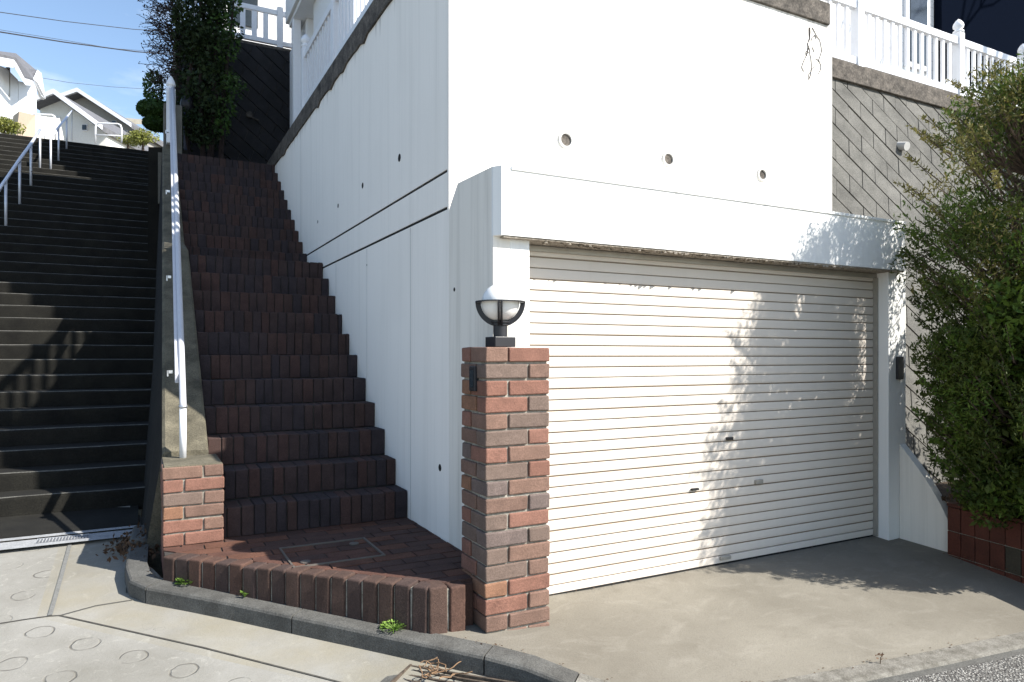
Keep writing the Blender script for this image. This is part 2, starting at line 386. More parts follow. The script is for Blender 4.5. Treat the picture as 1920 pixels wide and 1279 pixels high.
# pavement + driveway behind the kerb: strip grid from inner kerb edge to the walls
dv = MB(); rows = []
BACK = [(-.02, 5.0), (.0, 4.75), (.06, 4.55), (.10, 4.36), (.30, 4.20), (.50, 4.0), (.78, 3.75), (1.02, 3.5), (1.30, 3.28), (1.50, 3.36), (1.60, 3.45), (1.72, 3.47), (1.95, 3.48), (2.3, 3.48), (2.9, 3.48), (3.6, 3.48), (4.3, 3.48), (5.05, 3.48), (5.6, 3.0), (6.4, 2.8)]
def pave_z(x, y):
    return max(0, min(1, (1.45-x)/1.4))*.118
NS = 14
for i in range(len(KP)):
    q = Vector(K2[i]); b = Vector(BACK[i]); r_ = []
    for k in range(NS):
        f = k/(NS-1); p = q.lerp(b, f); z0 = KZ[i]+.001; z1 = pave_z(*BACK[i])+(.0)
        q_ = min(1, max(0, (i-9)/4)); q_ = q_*q_*(3-2*q_); fz = min(1, f*(1.6-.6*q_)); fz = (fz*fz*(3-2*fz))*(1-q_)+(fz**.85)*q_
        r_.append((p.x, p.y, z0+(z1-z0)*fz))
    rows.append(r_)
vs = [p for r_ in rows for p in r_]
fs = [(i*NS+k, (i+1)*NS+k, (i+1)*NS+k+1, i*NS+k+1) for i in range(len(rows)-1) for k in range(NS-1)]
dv.add(vs, fs)
o = dv.build('driveway', M['drive'], smooth=True); struct(o)
# asphalt at lower right with its gutter strip
KA = off(KP, .01); KB = off(KP, -.045)
ga = MB(); vs = []
idx = range(13, len(KP))
for i in idx:
    for P_, dz in ((KA, .006), (KB, .004)): vs.append((P_[i][0], P_[i][1], road_z(*P_[i])+dz))
n = len(list(idx)); ga.add(vs, [(2*i, 2*i+1, 2*i+3, 2*i+2) for i in range(n-1)])
struct(ga.build('gutter_strip', M['kerb']))
aa = MB(); vs = []
for i in idx:
    x, y = KB[i]
    vs += [(x, y+.004, road_z(x, y)+.008), (x+.1, y-.9, road_z(x, y-.9)+.008), (x+.4, y-5, road_z(x, y-5)+.008)]
aa.add(vs, [(3*i+k, 3*i+k+1, 3*i+4+k, 3*i+3+k) for i in range(n-1) for k in range(2)])
struct(aa.build('asphalt_road', M['asphalt']))
# slab joints on the road
def strip(pts, w_, dz, mt, name):
    m_ = MB(); O = off(pts, w_/2); I = off(pts, -w_/2); vs = []
    for p, q in zip(O, I): vs += [(p[0], p[1], road_z(*p)+dz), (q[0], q[1], road_z(*q)+dz)]
    m_.add(vs, [(2*i, 2*i+1, 2*i+3, 2*i+2) for i in range(len(pts)-1)]); o = m_.build(name, mt); return struct(o)
def rp(px, py):      # pixel onto the road plane
    a = (px-960)/FPX; dx, dy, dz = a*UX+UY, UX-a*UY, (666-py)/FPX
    t = (HC+.362)/(-dz+.0146*dx+.0882*dy); return (dx*t, dy*t)
M['jnt'] = rough_mat('joint_filler', (.05, .045, .04), (.10, .095, .08), 20, 100, 1, .3)
M['jntg'] = rough_mat('grey_joint', (.15, .15, .14), (.2, .2, .19), 20, 100, 1, .3)
strip([rp(0, 1170), rp(50, 1162), rp(93, 1156), rp(112, 1155), rp(380, 1215), rp(628, 1278), rp(820, 1330)], .009, .004, M['jnt'], 'road_joint')
strip([rp(112, 1155.5), rp(180, 1137), rp(249, 1126)], .007, .005, M['jnt'], 'road_joint')
strip([rp(135, 1008), rp(115, 1082), rp(94, 1155)], .022, .006, M['jntg'], 'road_joint')

# gutter at the foot of the public stair
gt = MB(); z = .135
for y0, y1, dz in ((5.38, 5.43, .022), (5.58, 5.63, .016)):
    gt.add([(-5, y0, road_z(-1, y0)+dz), (-.03, y0, road_z(-.1, y0)+dz), (-.03, y1, road_z(-.1, y1)+dz), (-5, y1, road_z(-1, y1)+dz)], [(0, 1, 2, 3)])
ch = MB(); ch.add([(-5, 5.43, road_z(-1, 5.43)+.006), (-.03, 5.43, road_z(-.1, 5.43)+.006), (-.03, 5.58, road_z(-.1, 5.58)+.006), (-5, 5.58, road_z(-1, 5.58)+.006)], [(0, 1, 2, 3)])
gu = thing('gutter_drain', 'pale channel drain crossing the foot of the concrete stairs', 'drain', (-2, 5.5, .1))
M['gpale'] = rough_mat('pale_channel', (0.2604, 0.2666, 0.2728), (0.3720, 0.3782, 0.3844), 10, 90, .6, .2)
gt.build('rim', M['gpale'], gu); ch.build('channel', M['gpale'], gu)
gr = MB()
for i in range(16):
    x = -.60+i*.018; gr.box(x, x+.008, 5.432, 5.578, road_z(-.5, 5.5)+.010, road_z(-.5, 5.5)+.020)
gr.box(-.61, -.315, 5.432, 5.442, .13, road_z(-.5, 5.5)+.021); gr.box(-.61, -.315, 5.568, 5.578, .13, road_z(-.5, 5.5)+.021)
gr.build('grating', M['galv'], gu)
apron = MB(); apron.add([(-6, 5.63, .151), (-.02, 5.63, .151), (-.02, 6.25, .185), (-6, 6.25, .185)], [(0, 1, 2, 3)]); struct(apron.build('stair_apron', M['step_c']))

# ================================================================== PUBLIC STAIRS
def xr(y): return -.03+(y-6.2)*.0225
st = thing('concrete_staircase', 'long dark concrete public staircase climbing to the houses on the left', 'staircase', (-2, 6.2, .18))
XL = -5.2
def cstep(y0, y1, z0, z1):
    s_ = MB(); x1 = xr(y0)+.02
    # nosing edge slightly worn: rounded front, light on it painted as pale strip
    x1 += .14; xs = [XL]; rr = random.Random(int(z1*1000))
    while xs[-1] < x1-.3: xs.append(xs[-1]+rr.uniform(.12, .3))
    xs.append(x1); pf = []
    for x in xs:
        a, c = rr.uniform(-.004, .004), rr.uniform(-.004, .003)
        pf.append([(x, y0, z0), (x, y0-.003+a, z1-.022), (x, y0+.002+a, z1-.006+c), (x, y0+.016+a, z1+c*.5), (x, y1, z1+.004)])
    vs = [p for q in pf for p in q]
    for k in range(4):
        s_.add([], []) 
    n0 = len(s_.v); s_.v += vs
    for i in range(len(xs)-1):
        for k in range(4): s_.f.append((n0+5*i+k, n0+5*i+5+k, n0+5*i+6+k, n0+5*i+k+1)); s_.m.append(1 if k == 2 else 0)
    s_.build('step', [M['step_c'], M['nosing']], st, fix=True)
for j in range(24+4):
    y = 6.196+.252*j; z = .18+.1415*(j+1)
    if z > 4.30: break
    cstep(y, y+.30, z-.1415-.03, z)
jl = j
yL = 6.196+.252*(jl-1); zL = .18+.1415*jl
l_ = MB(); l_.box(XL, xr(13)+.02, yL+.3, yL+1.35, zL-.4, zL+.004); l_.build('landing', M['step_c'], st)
Y2 = yL+1.32
for j in range(12):
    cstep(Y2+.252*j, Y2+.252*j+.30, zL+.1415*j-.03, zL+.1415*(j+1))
zT = zL+.1415*12; YT = Y2+.252*12
# battered wall face between the two stairs, with the brick stair's sloping cheek on top
ck = thing('stair_wall', 'weathered concrete cheek wall sloping up between the two staircases', 'wall', (.2, 5, .1))
def cheek_z(y):
    P = [(4.98, .735), (7.2, 2.335), (7.9, 2.50), (10.15, 4.06), (13.2, 4.10), (20, 7.6)]
    if y <= P[0][0]: return P[0][1]
    for (a, za), (b, zb) in zip(P, P[1:]):
        if y <= b: return za+(zb-za)*(y-a)/(b-a)
    return P[-1][1]
def pub_z(y):
    if y < 6.196: return .0
    if y < yL: return .18+.5615*(y-6.196)
    if y < Y2: return zL
    return min(zT, zL+.5615*(y-Y2))
c_ = MB(); ys = [4.98, 5.6, 6.2, 7.2, 7.55, 7.9, 8.6, 9.4, 10.15]
vs = []
for y in ys:
    xt = .12+(y-4.98)*.0239; z = cheek_z(y)
    vs += [(xr(max(y, 5.6))-.0, y, -.3), (xt-.004, y, z-.02), (xt+.014, y, z), (.372, y, z), (.388, y, z-.014), (.388, y, -.3)]
fs = [(6*i+k, 6*i+k+1, 6*i+7+k, 6*i+6+k) for i in range(len(ys)-1) for k in range(5)]
fs += [(0, 1, 2, 3, 4, 5), tuple(6*(len(ys)-1)+k for k in (5, 4, 3, 2, 1, 0))]
M['cheek'] = rough_mat('cheek_concrete', (.055, .050, .036), (.185, .165, .118), 5, 120, .93, .6, speck=.6)
c_.add(vs, fs)
for i in range(len(ys)-1): c_.m[5*i] = 1  # left face gets the darker concrete, its shade put into the colour
c_.build('cheek', [M['cheek'], M['step_c']], ck)
c_ = MB(); vs = []; ys = [10.15, 11, 12, yL, Y2, YT, YT+1]
for y in ys:
    z = max(pub_z(y)+.12, 0)
    if y < 12.5: z = 4.02
    xt = .12+(y-4.98)*.0239
    vs += [(xr(y), y, 0), (xr(y)+.02, y, z), (xt+.02, y, z+.02), (xt+.3, y, z+.02), (xt+.3, y, 0)]
fs = [(5*i+k, 5*i+k+1, 5*i+6+k, 5*i+5+k) for i in range(len(ys)-1) for k in range(4)]+[(0, 1, 2, 3, 4)]
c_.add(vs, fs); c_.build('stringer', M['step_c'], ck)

# ================================================================== BRICK STAIRS
X0, X1 = .39, 1.62
ZP = .235
bs = thing('brick_staircase', 'narrow dark red brick staircase rising beside the white wall', 'staircase', (1, 4.6, ZP))
steps = [(4.604+.2545*i, ZP+.186*(i+1)) for i in range(11)]+[(7.92+.2345*i, 2.467+.1655*i) for i in range(10)]
for i, (y, z) in enumerate(steps):
    zl = steps[i-1][1] if i else ZP
    yn = steps[i+1][0] if i+1 < len(steps) else 11.5
    s_ = MB(); nb = 13 if i < 11 else 13
    s_.box(X0, X1, y+.012, yn+.05, zl-.1, z-.006, 5)
    x = X0+.001
    while x < X1-.02:
        wd = random.uniform(.062, .088); xe = min(x+wd, X1-.002)
        if X1-xe < .03: xe = X1-.002
        mi = random.choice((0, 0, 1, 2, 3, 3, 4)); jy = random.uniform(-.004, .003); jz = random.uniform(-.003, .002)
        s_.box(x+.003, xe-.003, y+jy, y+.222+jy, zl+.001, z+jz, mi); x = xe
    if yn-y > .5:      # landing paving behind the soldier row
        yy = y+.228
        while yy < yn:
            x = X0+.002+random.uniform(-.1, 0)
            while x < X1-.01:
                a, b = max(x, X0+.002), min(x+.222, X1-.002)
                if b-a > .02: s_.box(a, b, yy, min(yy+.098, yn), z-.05, z-.001+random.uniform(-.002, .002), random.choice((0, 1, 2, 3, 4)))
                x += .23
            yy += .106
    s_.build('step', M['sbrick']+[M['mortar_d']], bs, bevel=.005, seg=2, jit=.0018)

# ================================================================== PATIO (brick paving), edging
def clip(poly, cl):
    out = poly
    for i in range(len(cl)):
        a, b = cl[i], cl[(i+1) % len(cl)]; inp = out; out = []
        if not inp: return []
        side = lambda p: (b[0]-a[0])*(p[1]-a[1])-(b[1]-a[1])*(p[0]-a[0])
        for k in range(len(inp)):
            p, q = inp[k], inp[(k+1) % len(inp)]; sp_, sq = side(p), side(q)
            if sp_ >= 0: out.append(p)
            if (sp_ >= 0) != (sq >= 0):
                t = sp_/(sp_-sq); out.append((p[0]+(q[0]-p[0])*t, p[1]+(q[1]-p[1])*t))
    return out
E0, E1 = Vector((.100, 4.335)), Vector((1.205, 3.150))          # outer face of the soldier edging
ed = (E1-E0).normalized(); en = Vector((-ed.y, ed.x))           # en points to the patio
I0, I1 = E0+en*.105, E1+en*.105
PAT = [(.112, 4.62), (.112, I0.y+(.112-I0.x)*ed.y/ed.x), (I1.x, I1.y), (1.62, 3.20), (1.618, 4.62)]
pt = MB(); pt.prism([(.115, 4.63), (.115, 4.40), (I0.x+.01, I0.y+.01), (I1.x+.01, I1.y+.01), (1.60, 3.22), (1.615, 4.63)], -.1, ZP-.006, 3)
MH = [(.72, 4.23), (.745, 3.83), (1.225, 3.83), (1.25, 4.23)]    # inspection cover outline (ccw below)
mh = [(.70, 3.80), (1.20, 3.80), (1.20, 4.20), (.70, 4.20)]
y = 3.08; r_ = 0
while y < 4.66:
    x = -.05+(.12 if r_ % 2 else 0)+random.uniform(-.02, .02)
    while x < 1.7:
        q = [(x+.004, y+.004), (x+.232, y+.004), (x+.232, y+.098), (x+.004, y+.098)]
        c = clip(q, PAT)
        if len(c) > 2: pt.prism(c, ZP-.04, ZP+random.uniform(-.0025, .0015), random.choice((0, 1, 1, 2)))
        x += .236
    y += .102; r_ += 1
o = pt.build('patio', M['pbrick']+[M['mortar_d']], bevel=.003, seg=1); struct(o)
mc = thing('inspection_cover', 'square paved inspection cover with thin metal rim in the brick patio', 'manhole cover', (.95, 4.0, ZP))
f_ = MB(); z0, z1 = ZP-.01, ZP+.008
f_.box(.70, 1.20, 3.78, 3.79, z0, z1); f_.box(.70, 1.20, 4.19, 4.20, z0, z1); f_.box(.70, .71, 3.792, 4.188, z0, z1); f_.box(1.188, 1.20, 3.792, 4.188, z0, z1)
f_.build('rim', M['rimd'], mc)
f_ = MB(); f_.lathe([(.0, 0), (.028, 0), (.028, .007), (.02, .009), (0, .009)], (.78, 3.86, ZP+.0005), 14); f_.build('lifting_key', M['rimd'], mc)
f_ = MB(); f_.lathe([(.0, 0), (.028, 0), (.028, .007), (.02, .009), (0, .009)], (1.11, 4.1, ZP+.0005), 14); f_.build('lifting_key', M['rimd'], mc)

# soldier edging
ew = thing('brick_edging', 'low curved wall of upright brown bricks along the kerb in front of the patio', 'wall', (.7, 3.7, .05))
e_ = MB(); L = (E1-E0).length; nb = 18; pitch = L/nb
for i in range(nb):
    c = E0+ed*(pitch*(i+.5))+en*.052; zb = -.05
    e_.obox(c, ed.x, ed.y, pitch/2-.004, .052+random.uniform(-.002, .002), zb, ZP+.006+random.uniform(-.004, .004), random.choice((0, 1, 1, 2)))
cc = E1+ed*.006
for k, (dx, dy, w_) in enumerate(((.052, .052, .046), (.155, .055, .042))):
    e_.obox((cc.x+dx, cc.y+dy), 1, 0, w_, .055, -.05, ZP+.004-.012*k, (1, 0)[k])
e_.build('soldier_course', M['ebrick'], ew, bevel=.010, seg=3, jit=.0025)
e_ = MB(); c = E0+ed*(L/2)+en*.052
e_.obox(c, ed.x, ed.y, L/2-.01, .040, -.06, ZP-.008, 0); e_.box(cc.x+.004, 1.39, cc.y+.016, cc.y+.09, -.06, ZP-.02, 0)
e_.build('mortar_bed', M['mortar'], ew)
e_ = MB()                                                      # little returned courses beside the pillar
for k in range(3):
    x = 1.425-.012*k
    e_.box(x-.02, x+.045, 3.20+.06*k, 3.252+.06*k, -.05, ZP-.02, k % 3)
e_.build('return_bricks', M['ebrick'], ew, bevel=.006)

# ================================================================== BRICK PILLARS
def brick_pier(name, label, x0, x1, y0, y1, z0, nrow, rh, flip=0, frac=.655, cap=None, g=.009, fy=.62):
    t = thing(name, label, 'pillar', ((x0+x1)/2, (y0+y1)/2, z0))
    b = MB(); W, Dp = x1-x0, y1-y0; fw = Dp*fy
    for r in range(nrow):
        za = z0+r*rh+g/2; zb = z0+(r+1)*rh-g/2
        long_left = (r+flip) % 2 == 0
        s_ = x0+W*(frac if long_left else 1-frac)
        sy = y0+Dp*(1-fy if long_left else fy)
        j = lambda: random.uniform(-.0028, .0028)
        ymid = y0+Dp*.45
        b.box(x0+j(), s_-g/2, y0+j(), sy-g/2, za+j()*.6, zb+j()*.6, random.randrange(7))
        b.box(s_+g/2, x1+j(), y0+j(), ymid, za+j()*.6, zb+j()*.6, random.randrange(7))
        b.box(x0+j(), s_-g/2-.004, sy+g/2, y1+j(), za+j()*.6, zb+j()*.6, random.randrange(7))
        b.box(s_+g/2, x1+j(), ymid+g, y1+j(), za, zb, random.randrange(7))
    b.build('brickwork', M['brick'], t, bevel=.007, seg=3, jit=.0022)
    mo = MB(); mo.box(x0+.012, x1-.012, y0+.012, y1-.012, z0-.05, z0+nrow*rh-.012); mo.build('mortar', M['mortar'], t)
    return t
PX0, PX1, PY0, PY1 = 1.472, 1.832, 3.063, 3.357
pil = brick_pier('brick_pillar', 'tall square red brick pillar at the garage corner carrying a globe lamp', PX0, PX1, PY0, PY1, -1.393/17, 18, 1.393/17, flip=0)
pb = MB(); pb.box(PX0-.012, PX0+.01, 3.165, 3.235, 1.17, 1.295); o = pb.build('meter_plate', M['black'], pil, bevel=.004)
pb = MB(); pb.box(PX0-.016, PX0-.012, 3.18, 3.22, 1.19, 1.275); pb.build('plate_window', M['glass'], o)
low = brick_pier('low_brick_pier', 'short brick pier at the foot of the brick stairs under the white handrail', .109, .438, 4.532, 4.97, ZP-.16, 8, .0785, flip=1, frac=.66)
tp = MB(); tp.box(.115, .432, 4.54, 4.975, .688, .704); tp.build('mortar_cap', M['cheek'], low, bevel=.004)
# ---- globe lamp
lc = (1.618, 3.195); lz = 1.395
lamp = thing('globe_lamp', 'white globe lamp in a black metal cradle on top of the tall brick pillar', 'lamp', (lc[0], lc[1], lz))
b = MB(); b.box(lc[0]-.058, lc[0]+.058, lc[1]-.058, lc[1]+.058, lz-.004, lz+.048); b.build('base', M['black'], lamp, bevel=.003)
b = MB(); b.lathe([(.036, .046), (.036, .105), (.042, .107), (.042, .118), (.05, .120), (.05, .127), (.03, .128)], (*lc, lz), 28); b.build('neck', M['black'], lamp, smooth=False)
b = MB(); gz = lz+.226; gr_ = .097; prof = [(gr_*math.cos(R(a)), gr_*math.sin(R(a))) for a in range(-88, 89, 8)]
b.lathe(prof, (*lc, gz-.004), 40); b.build('globe', M['globe'], lamp, smooth=True)
b = MB(); b.lathe([(.098, .0), (.128, -.003), (.128, .003), (.098, .005)], (*lc, gz), 40); 
b.build('ring', M['black'], lamp)
for k in range(4):
    a0 = R(-27.8-90+45*0+90*k); d = Vector((math.cos(a0), math.sin(a0), 0)); pr = Vector((-d.y, d.x, 0))
    for sgn in ((-1, 1) if k % 2 == 0 else (-1, 1)):
        b = MB(); vs = []; n_ = 10
        for i in range(n_+1):
            an = R(-90+8+(i/n_)*80); ri, ro = .101, .127
            for rr in (ri, ro):
                for s2 in (0, .0085):
                    p = d*(rr*math.cos(an))+pr*(sgn*(.004+s2)); vs.append((lc[0]+p.x, lc[1]+p.y, gz+rr*math.sin(an)))
        fs = []
        for i in range(n_):
            A = 4*i; B = 4*i+4; fs += [(A, A+1, B+1, B), (A+2, B+2, B+3, A+3), (A, B, B+2, A+2), (A+1, A+3, B+3, B+1)]
        fs += [(0, 2, 3, 1), (4*n_, 4*n_+1, 4*n_+3, 4*n_+2)]
        b.add(vs, fs); b.build('rib', M['black'], lamp)

# ================================================================== GARAGE
XW = 1.62
ga_ = thing('garage', 'white rendered garage with a cream roller shutter and overhanging fascia', 'garage', (3.3, 3.8, 0))
FY, PY, SY = 3.235, 3.283, 3.395
def side_prof(b, y0, y1, z0, z1, t=.05, m=0): b.box(XW, XW+t, y0, y1, z0, z1, m)
# left side wall of the garage in one panel with its sloped shoulder
b = MB(); prof = [(PY, -.1), (3.875, -.1), (3.875, 2.215), (3.858, 2.235), (3.748, 2.345), (PY, 2.335)]
b.xprism(prof, XW, XW+.10); b.build('side_panel', M['wall_g'], ga_)
b = MB(); b.box(XW+.1, 1.838, PY, 3.9, -.1, 1.985); b.build('pilaster', M['fascia'], ga_, bevel=.004)
b = MB(); b.box(4.863, 5.068, PY, 3.9, -.1, 1.985); rp_ = b.build('pilaster', M['fascia'], ga_, bevel=.004)
# fascia: front slab with a chamfered left end
fz0, fz1 = 1.972, 2.312
b = MB(); b.prism([(XW-.001, PY-.001), (1.645, FY), (4.985, FY), (4.985, 3.30), (XW, 3.30)], fz0, lambda x, y: fz1+(.02 if x < 1.7 else 0)); b.build('fascia', M['fascia'], ga_)
b = MB(); b.box(1.70, 4.99, FY-.007, FY+.06, 2.3135, 2.334); b.build('fascia_cap', M['fascia'], ga_, bevel=.003)
b = MB(); b.box(XW+.1, 4.985, 3.302, 3.875, 2.2, 2.305); b.build('roof_slab', M['fascia'], ga_)
b = MB(); b.add([(1.66, FY+.006, fz0-.002), (4.982, FY+.006, fz0-.002), (4.982, 3.46, fz0-.006), (1.66, 3.46, fz0-.006), (1.66, FY+.006, fz0-.010), (4.982, FY+.006, fz0-.010), (4.982, 3.46, fz0-.014), (1.66, 3.46, fz0-.014)],
  [(0,1,2,3),(7,6,5,4),(0,4,5,1),(1,5,6,2),(2,6,7,3),(3,7,4,0)])
for i in range(150):
    x = random.uniform(1.9, 4.4); y = random.uniform(FY+.01, 3.33); s_ = random.uniform(.006, .022)
    b.obox((x, y), math.cos(.8), math.sin(.8), s_*1.6, s_*.4, fz0-.010-random.uniform(.004, .012), fz0-.009, 0, .8)
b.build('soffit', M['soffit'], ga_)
b = MB(); b.box(1.84, 4.862, 3.50, 3.9, -.1, 1.95); b.build('inner_wall', M['dark'], ga_)
# header frame above the shutter
b = MB(); b.box(1.842, 4.860, 3.372, 3.49, 1.925, fz0-.015); b.build('shutter_header', M['frame'], ga_, bevel=.002)
for x in (1.842, 4.846):
    b = MB(); b.box(x, x+.016, 3.362, 3.49, .0, 1.925); b.build('guide_rail', M['frame'], ga_)
# the shutter: rolled slats with real seams
sp_ = .0615; prof = []; z = .03
nsl = 31
prof.append((SY+.02, .012))
random.seed(17)
for i in range(nsl):
    z0 = .05+i*sp_+random.uniform(-.0012, .0012); jy = random.uniform(-.0012, .0012); SYs = SY; SY = SY+jy
    prof += [(SY+.010, z0), (SY+.010, z0+.0045), (SY+.001, z0+.006), (SY-.0015, z0+.018), (SY-.0015, z0+.046), (SY+.000, z0+.0600)]; SY = SYs
zt = .05+nsl*sp_
b = MB(); x0, x1 = 1.859, 4.844
pr = [(SY+.014, .05+i*sp_+d) for i in range(nsl) for d in ()]
P_ = prof[1:]+[(SY+.014, zt)]
vs = [(x, y, z) for y, z in P_ for x in (x0, x1)]
fs = []; ms = []
for i in range(len(P_)-1):
    b.add([vs[2*i], vs[2*i+1], vs[2*i+3], vs[2*i+2]], [(0, 1, 2, 3)], 1 if i % 6 in (0, 5) else 0)
sh = b.build('shutter', [M['shutter'], M['shut_gap']], ga_)
b = MB(); b.box(x0, x1, SY-.004, SY+.02, .006, .049); b.build('bottom_bar', M['shutter'], sh, bevel=.003)
b = MB(); b.box(x0, x1, SY+.0, SY+.018, -.01, .006); b.build('bottom_seal', M['dark'], sh)
def on_sh(px, py): return at_y(px, SY, py)
for (px, py, nm, mt, sx, sz) in ((1366, 822, 'handle', 'black', .028, .010), (1301, 917, 'lock_slot', 'dark', .030, .007), (1421, 903, 'name_plate', 'frame', .034, .015), (1358, 1045, 'handle', 'frame', .045, .012)):
    p = on_sh(px, py); b = MB(); b.box(p.x-sx, p.x+sx, SY-.018, SY-.001, p.z-sz, p.z+sz); b.build(nm, M[mt], sh, bevel=.004)
# switch box on the right pilaster
p = at_y(1685, PY, 690); b = MB(); b.box(p.x-.035, p.x+.035, PY-.020, PY+.002, p.z-.085, p.z+.085); o = b.build('key_box', M['black'], rp_, bevel=.004)
b = MB(); b.box(p.x-.022, p.x-.002, PY-.025, PY-.019, p.z-.06, p.z+.06); b.box(p.x+.006, p.x+.022, PY-.025, PY-.019, p.z-.06, p.z+.06); 
# wing wall right of the pilaster
ww = MB(); n_ = 9; pts = []
for i in range(n_+1):
    f = i/n_; y = 3.281-.41*f; z = .69*(1-f)**.62+.0*f; pts.append((y, z))
pr = [(3.281, -.1)]+pts[:-1]+[(2.871, .0), (2.871, -.1)]
ww.xprism(pr, 4.985, 5.06); ob = ww.build('wing_wall', M['wall_g'], ga_, bevel=.004)

# ================================================================== TERRACE WALL (high white wall)
tw = thing('terrace_wall', 'tall white rendered retaining wall beside the brick stairs and above the garage', 'wall', (3.3, 7, 0))
# side face in bands so that the two grooves are real recesses
def yslab(b, z0, z1, y0=3.877, y1=10.6, m=0): b.box(XW, XW+.12, y0, y1, z0, z1, m)
b = MB(); yslab(b, -.1, 2.222); b.build('lower_side_face', M['wall'], tw)
b = MB(); yslab(b, 2.241, 2.446, 3.905); b.build('middle_band', M['wall'], tw)
b = MB(); yslab(b, 2.464, 3.94, 3.905); yslab(b, 2.223, 3.96, 3.877, 3.903); b.build('upper_side_face', M['wall'], tw)
b = MB(); b.box(XW+.007, XW+.12, 3.905, 10.6, 2.2225, 2.2405); b.box(XW+.007, XW+.12, 3.905, 10.6, 2.4465, 2.4635); b.build('groove', M['dark'], tw)
b = MB(); b.box(XW+.12, 5.01, 3.875, 4.2, -.1, 4.04); b.build('front_face', M['wall'], tw)
b = MB(); b.box(XW+.122, 5.005, 4.21, 4.72, 0, 4.04); b.box(XW+.122, 16, 4.74, 11.4, 3.5, 4.055); b.build('terrace_floor', M['concrete'], tw)
b = MB()
for px in (564,):
    y = at(px, 0, 1); y = y.y/y.x*XW; b.box(XW-.0012, XW+.01, y-.003, y+.003, 2.47, 3.93)
for px in (630, 688, 770):
    y = at(px, 0, 1); y = y.y/y.x*XW; b.box(XW-.0012, XW+.01, y-.0025, y+.0025, .2, 2.215)
b.build('panel_joint', M['joint'], tw)
# coping with broken lower edge
b = MB(); n_ = 60
for side in (0,):
    vs = []; 
    for i in range(n_+1):
        y = 3.86+(10.62-3.86)*i/n_; zb = 3.945-random.choice((0, 0, .006, .012))
        if random.random() < .12: zb -= .03
        vs += [(XW-.016, y, zb), (XW-.02, y, 4.118), (XW+.16, y, 4.125), (XW+.16, y, zb)]
    fs = [(4*i+k, 4*i+(k+1) % 4, 4*i+4+(k+1) % 4, 4*i+4+k) for i in range(n_) for k in range(4)]+[(0, 1, 2, 3), (4*n_+3, 4*n_+2, 4*n_+1, 4*n_)]
    b.add(vs, fs)
b.build('side_coping', M['coping'], tw)
b = MB(); b.box(XW+.17, 4.965, 3.855, 4.2, 4.042, 4.215); b.build('front_coping', M['coping'], tw, bevel=.005)
def ring_hole(px, py, r=.045):
    p = at_y(px, 3.875, py); b = MB(); n_ = 24; vs = []
    for rr, dy in ((r*1.45, 0), (r*1.4, -.012), (r, -.014), (r*.98, .002)):
        for k in range(n_): a = 2*math.pi*k/n_; vs.append((p.x+rr*math.cos(a), p.y+dy, p.z+rr*math.sin(a)))
    fs = [(j*n_+k, j*n_+(k+1) % n_, (j+1)*n_+(k+1) % n_, (j+1)*n_+k) for j in range(3) for k in range(n_)]
    b.add(vs, fs); o = b.build('drain_pipe', M['fascia'], tw)
    b = MB(); b.add([(p.x+r*.97*math.cos(2*math.pi*k/n_), p.y-.004, p.z+r*.97*math.sin(2*math.pi*k/n_)) for k in range(n_)], [tuple(range(n_))])
    b.build('pipe_mouth', M['coping'], o)
ring_hole(1060, 263, .040); ring_hole(1252, 299, .038); ring_hole(1428, 328, .036)
for px, py, r in ((749, 296, .028), (680, 348, .024), (634, 386, .02), (596, 416, .016), (852, 543, .012), (825, 877, .022), (688, 497, .008)):
    d = at(px, py, 1)-Vector((0, 0, HC)); t = XW/d.x; y = d.y*t; z = HC+d.z*t; b = MB(); n_ = 14
    b.add([(XW-.0015, y+r*math.cos(2*math.pi*k/n_), z+r*math.sin(2*math.pi*k/n_)) for k in range(n_)]+[(XW+.002, y+r*math.cos(2*math.pi*k/n_), z+r*math.sin(2*math.pi*k/n_)) for k in range(n_)],
          [tuple(range(n_))]+[(k, (k+1) % n_, n_+(k+1) % n_, n_+k) for k in range(n_)])
    b.build('weep_hole', M['dark'], tw)
# dead ivy stems under the front coping
b = MB()
def stem(px, py, n_, step=9, wig=5, r=.0028):
    pts = []
    for i in range(n_): pts.append(at_y(px, 3.871, py)); px += random.uniform(-wig, wig); py += step*random.uniform(.6, 1.3)
    b.tube(pts, r, 5)
for _ in range(3): stem(1522+random.uniform(-6, 6), 52, 11)
for _ in range(8): stem(random.uniform(1512, 1530), random.uniform(60, 140), 3, 5, 8)
b.build('dead_ivy', M['twig'], tw)

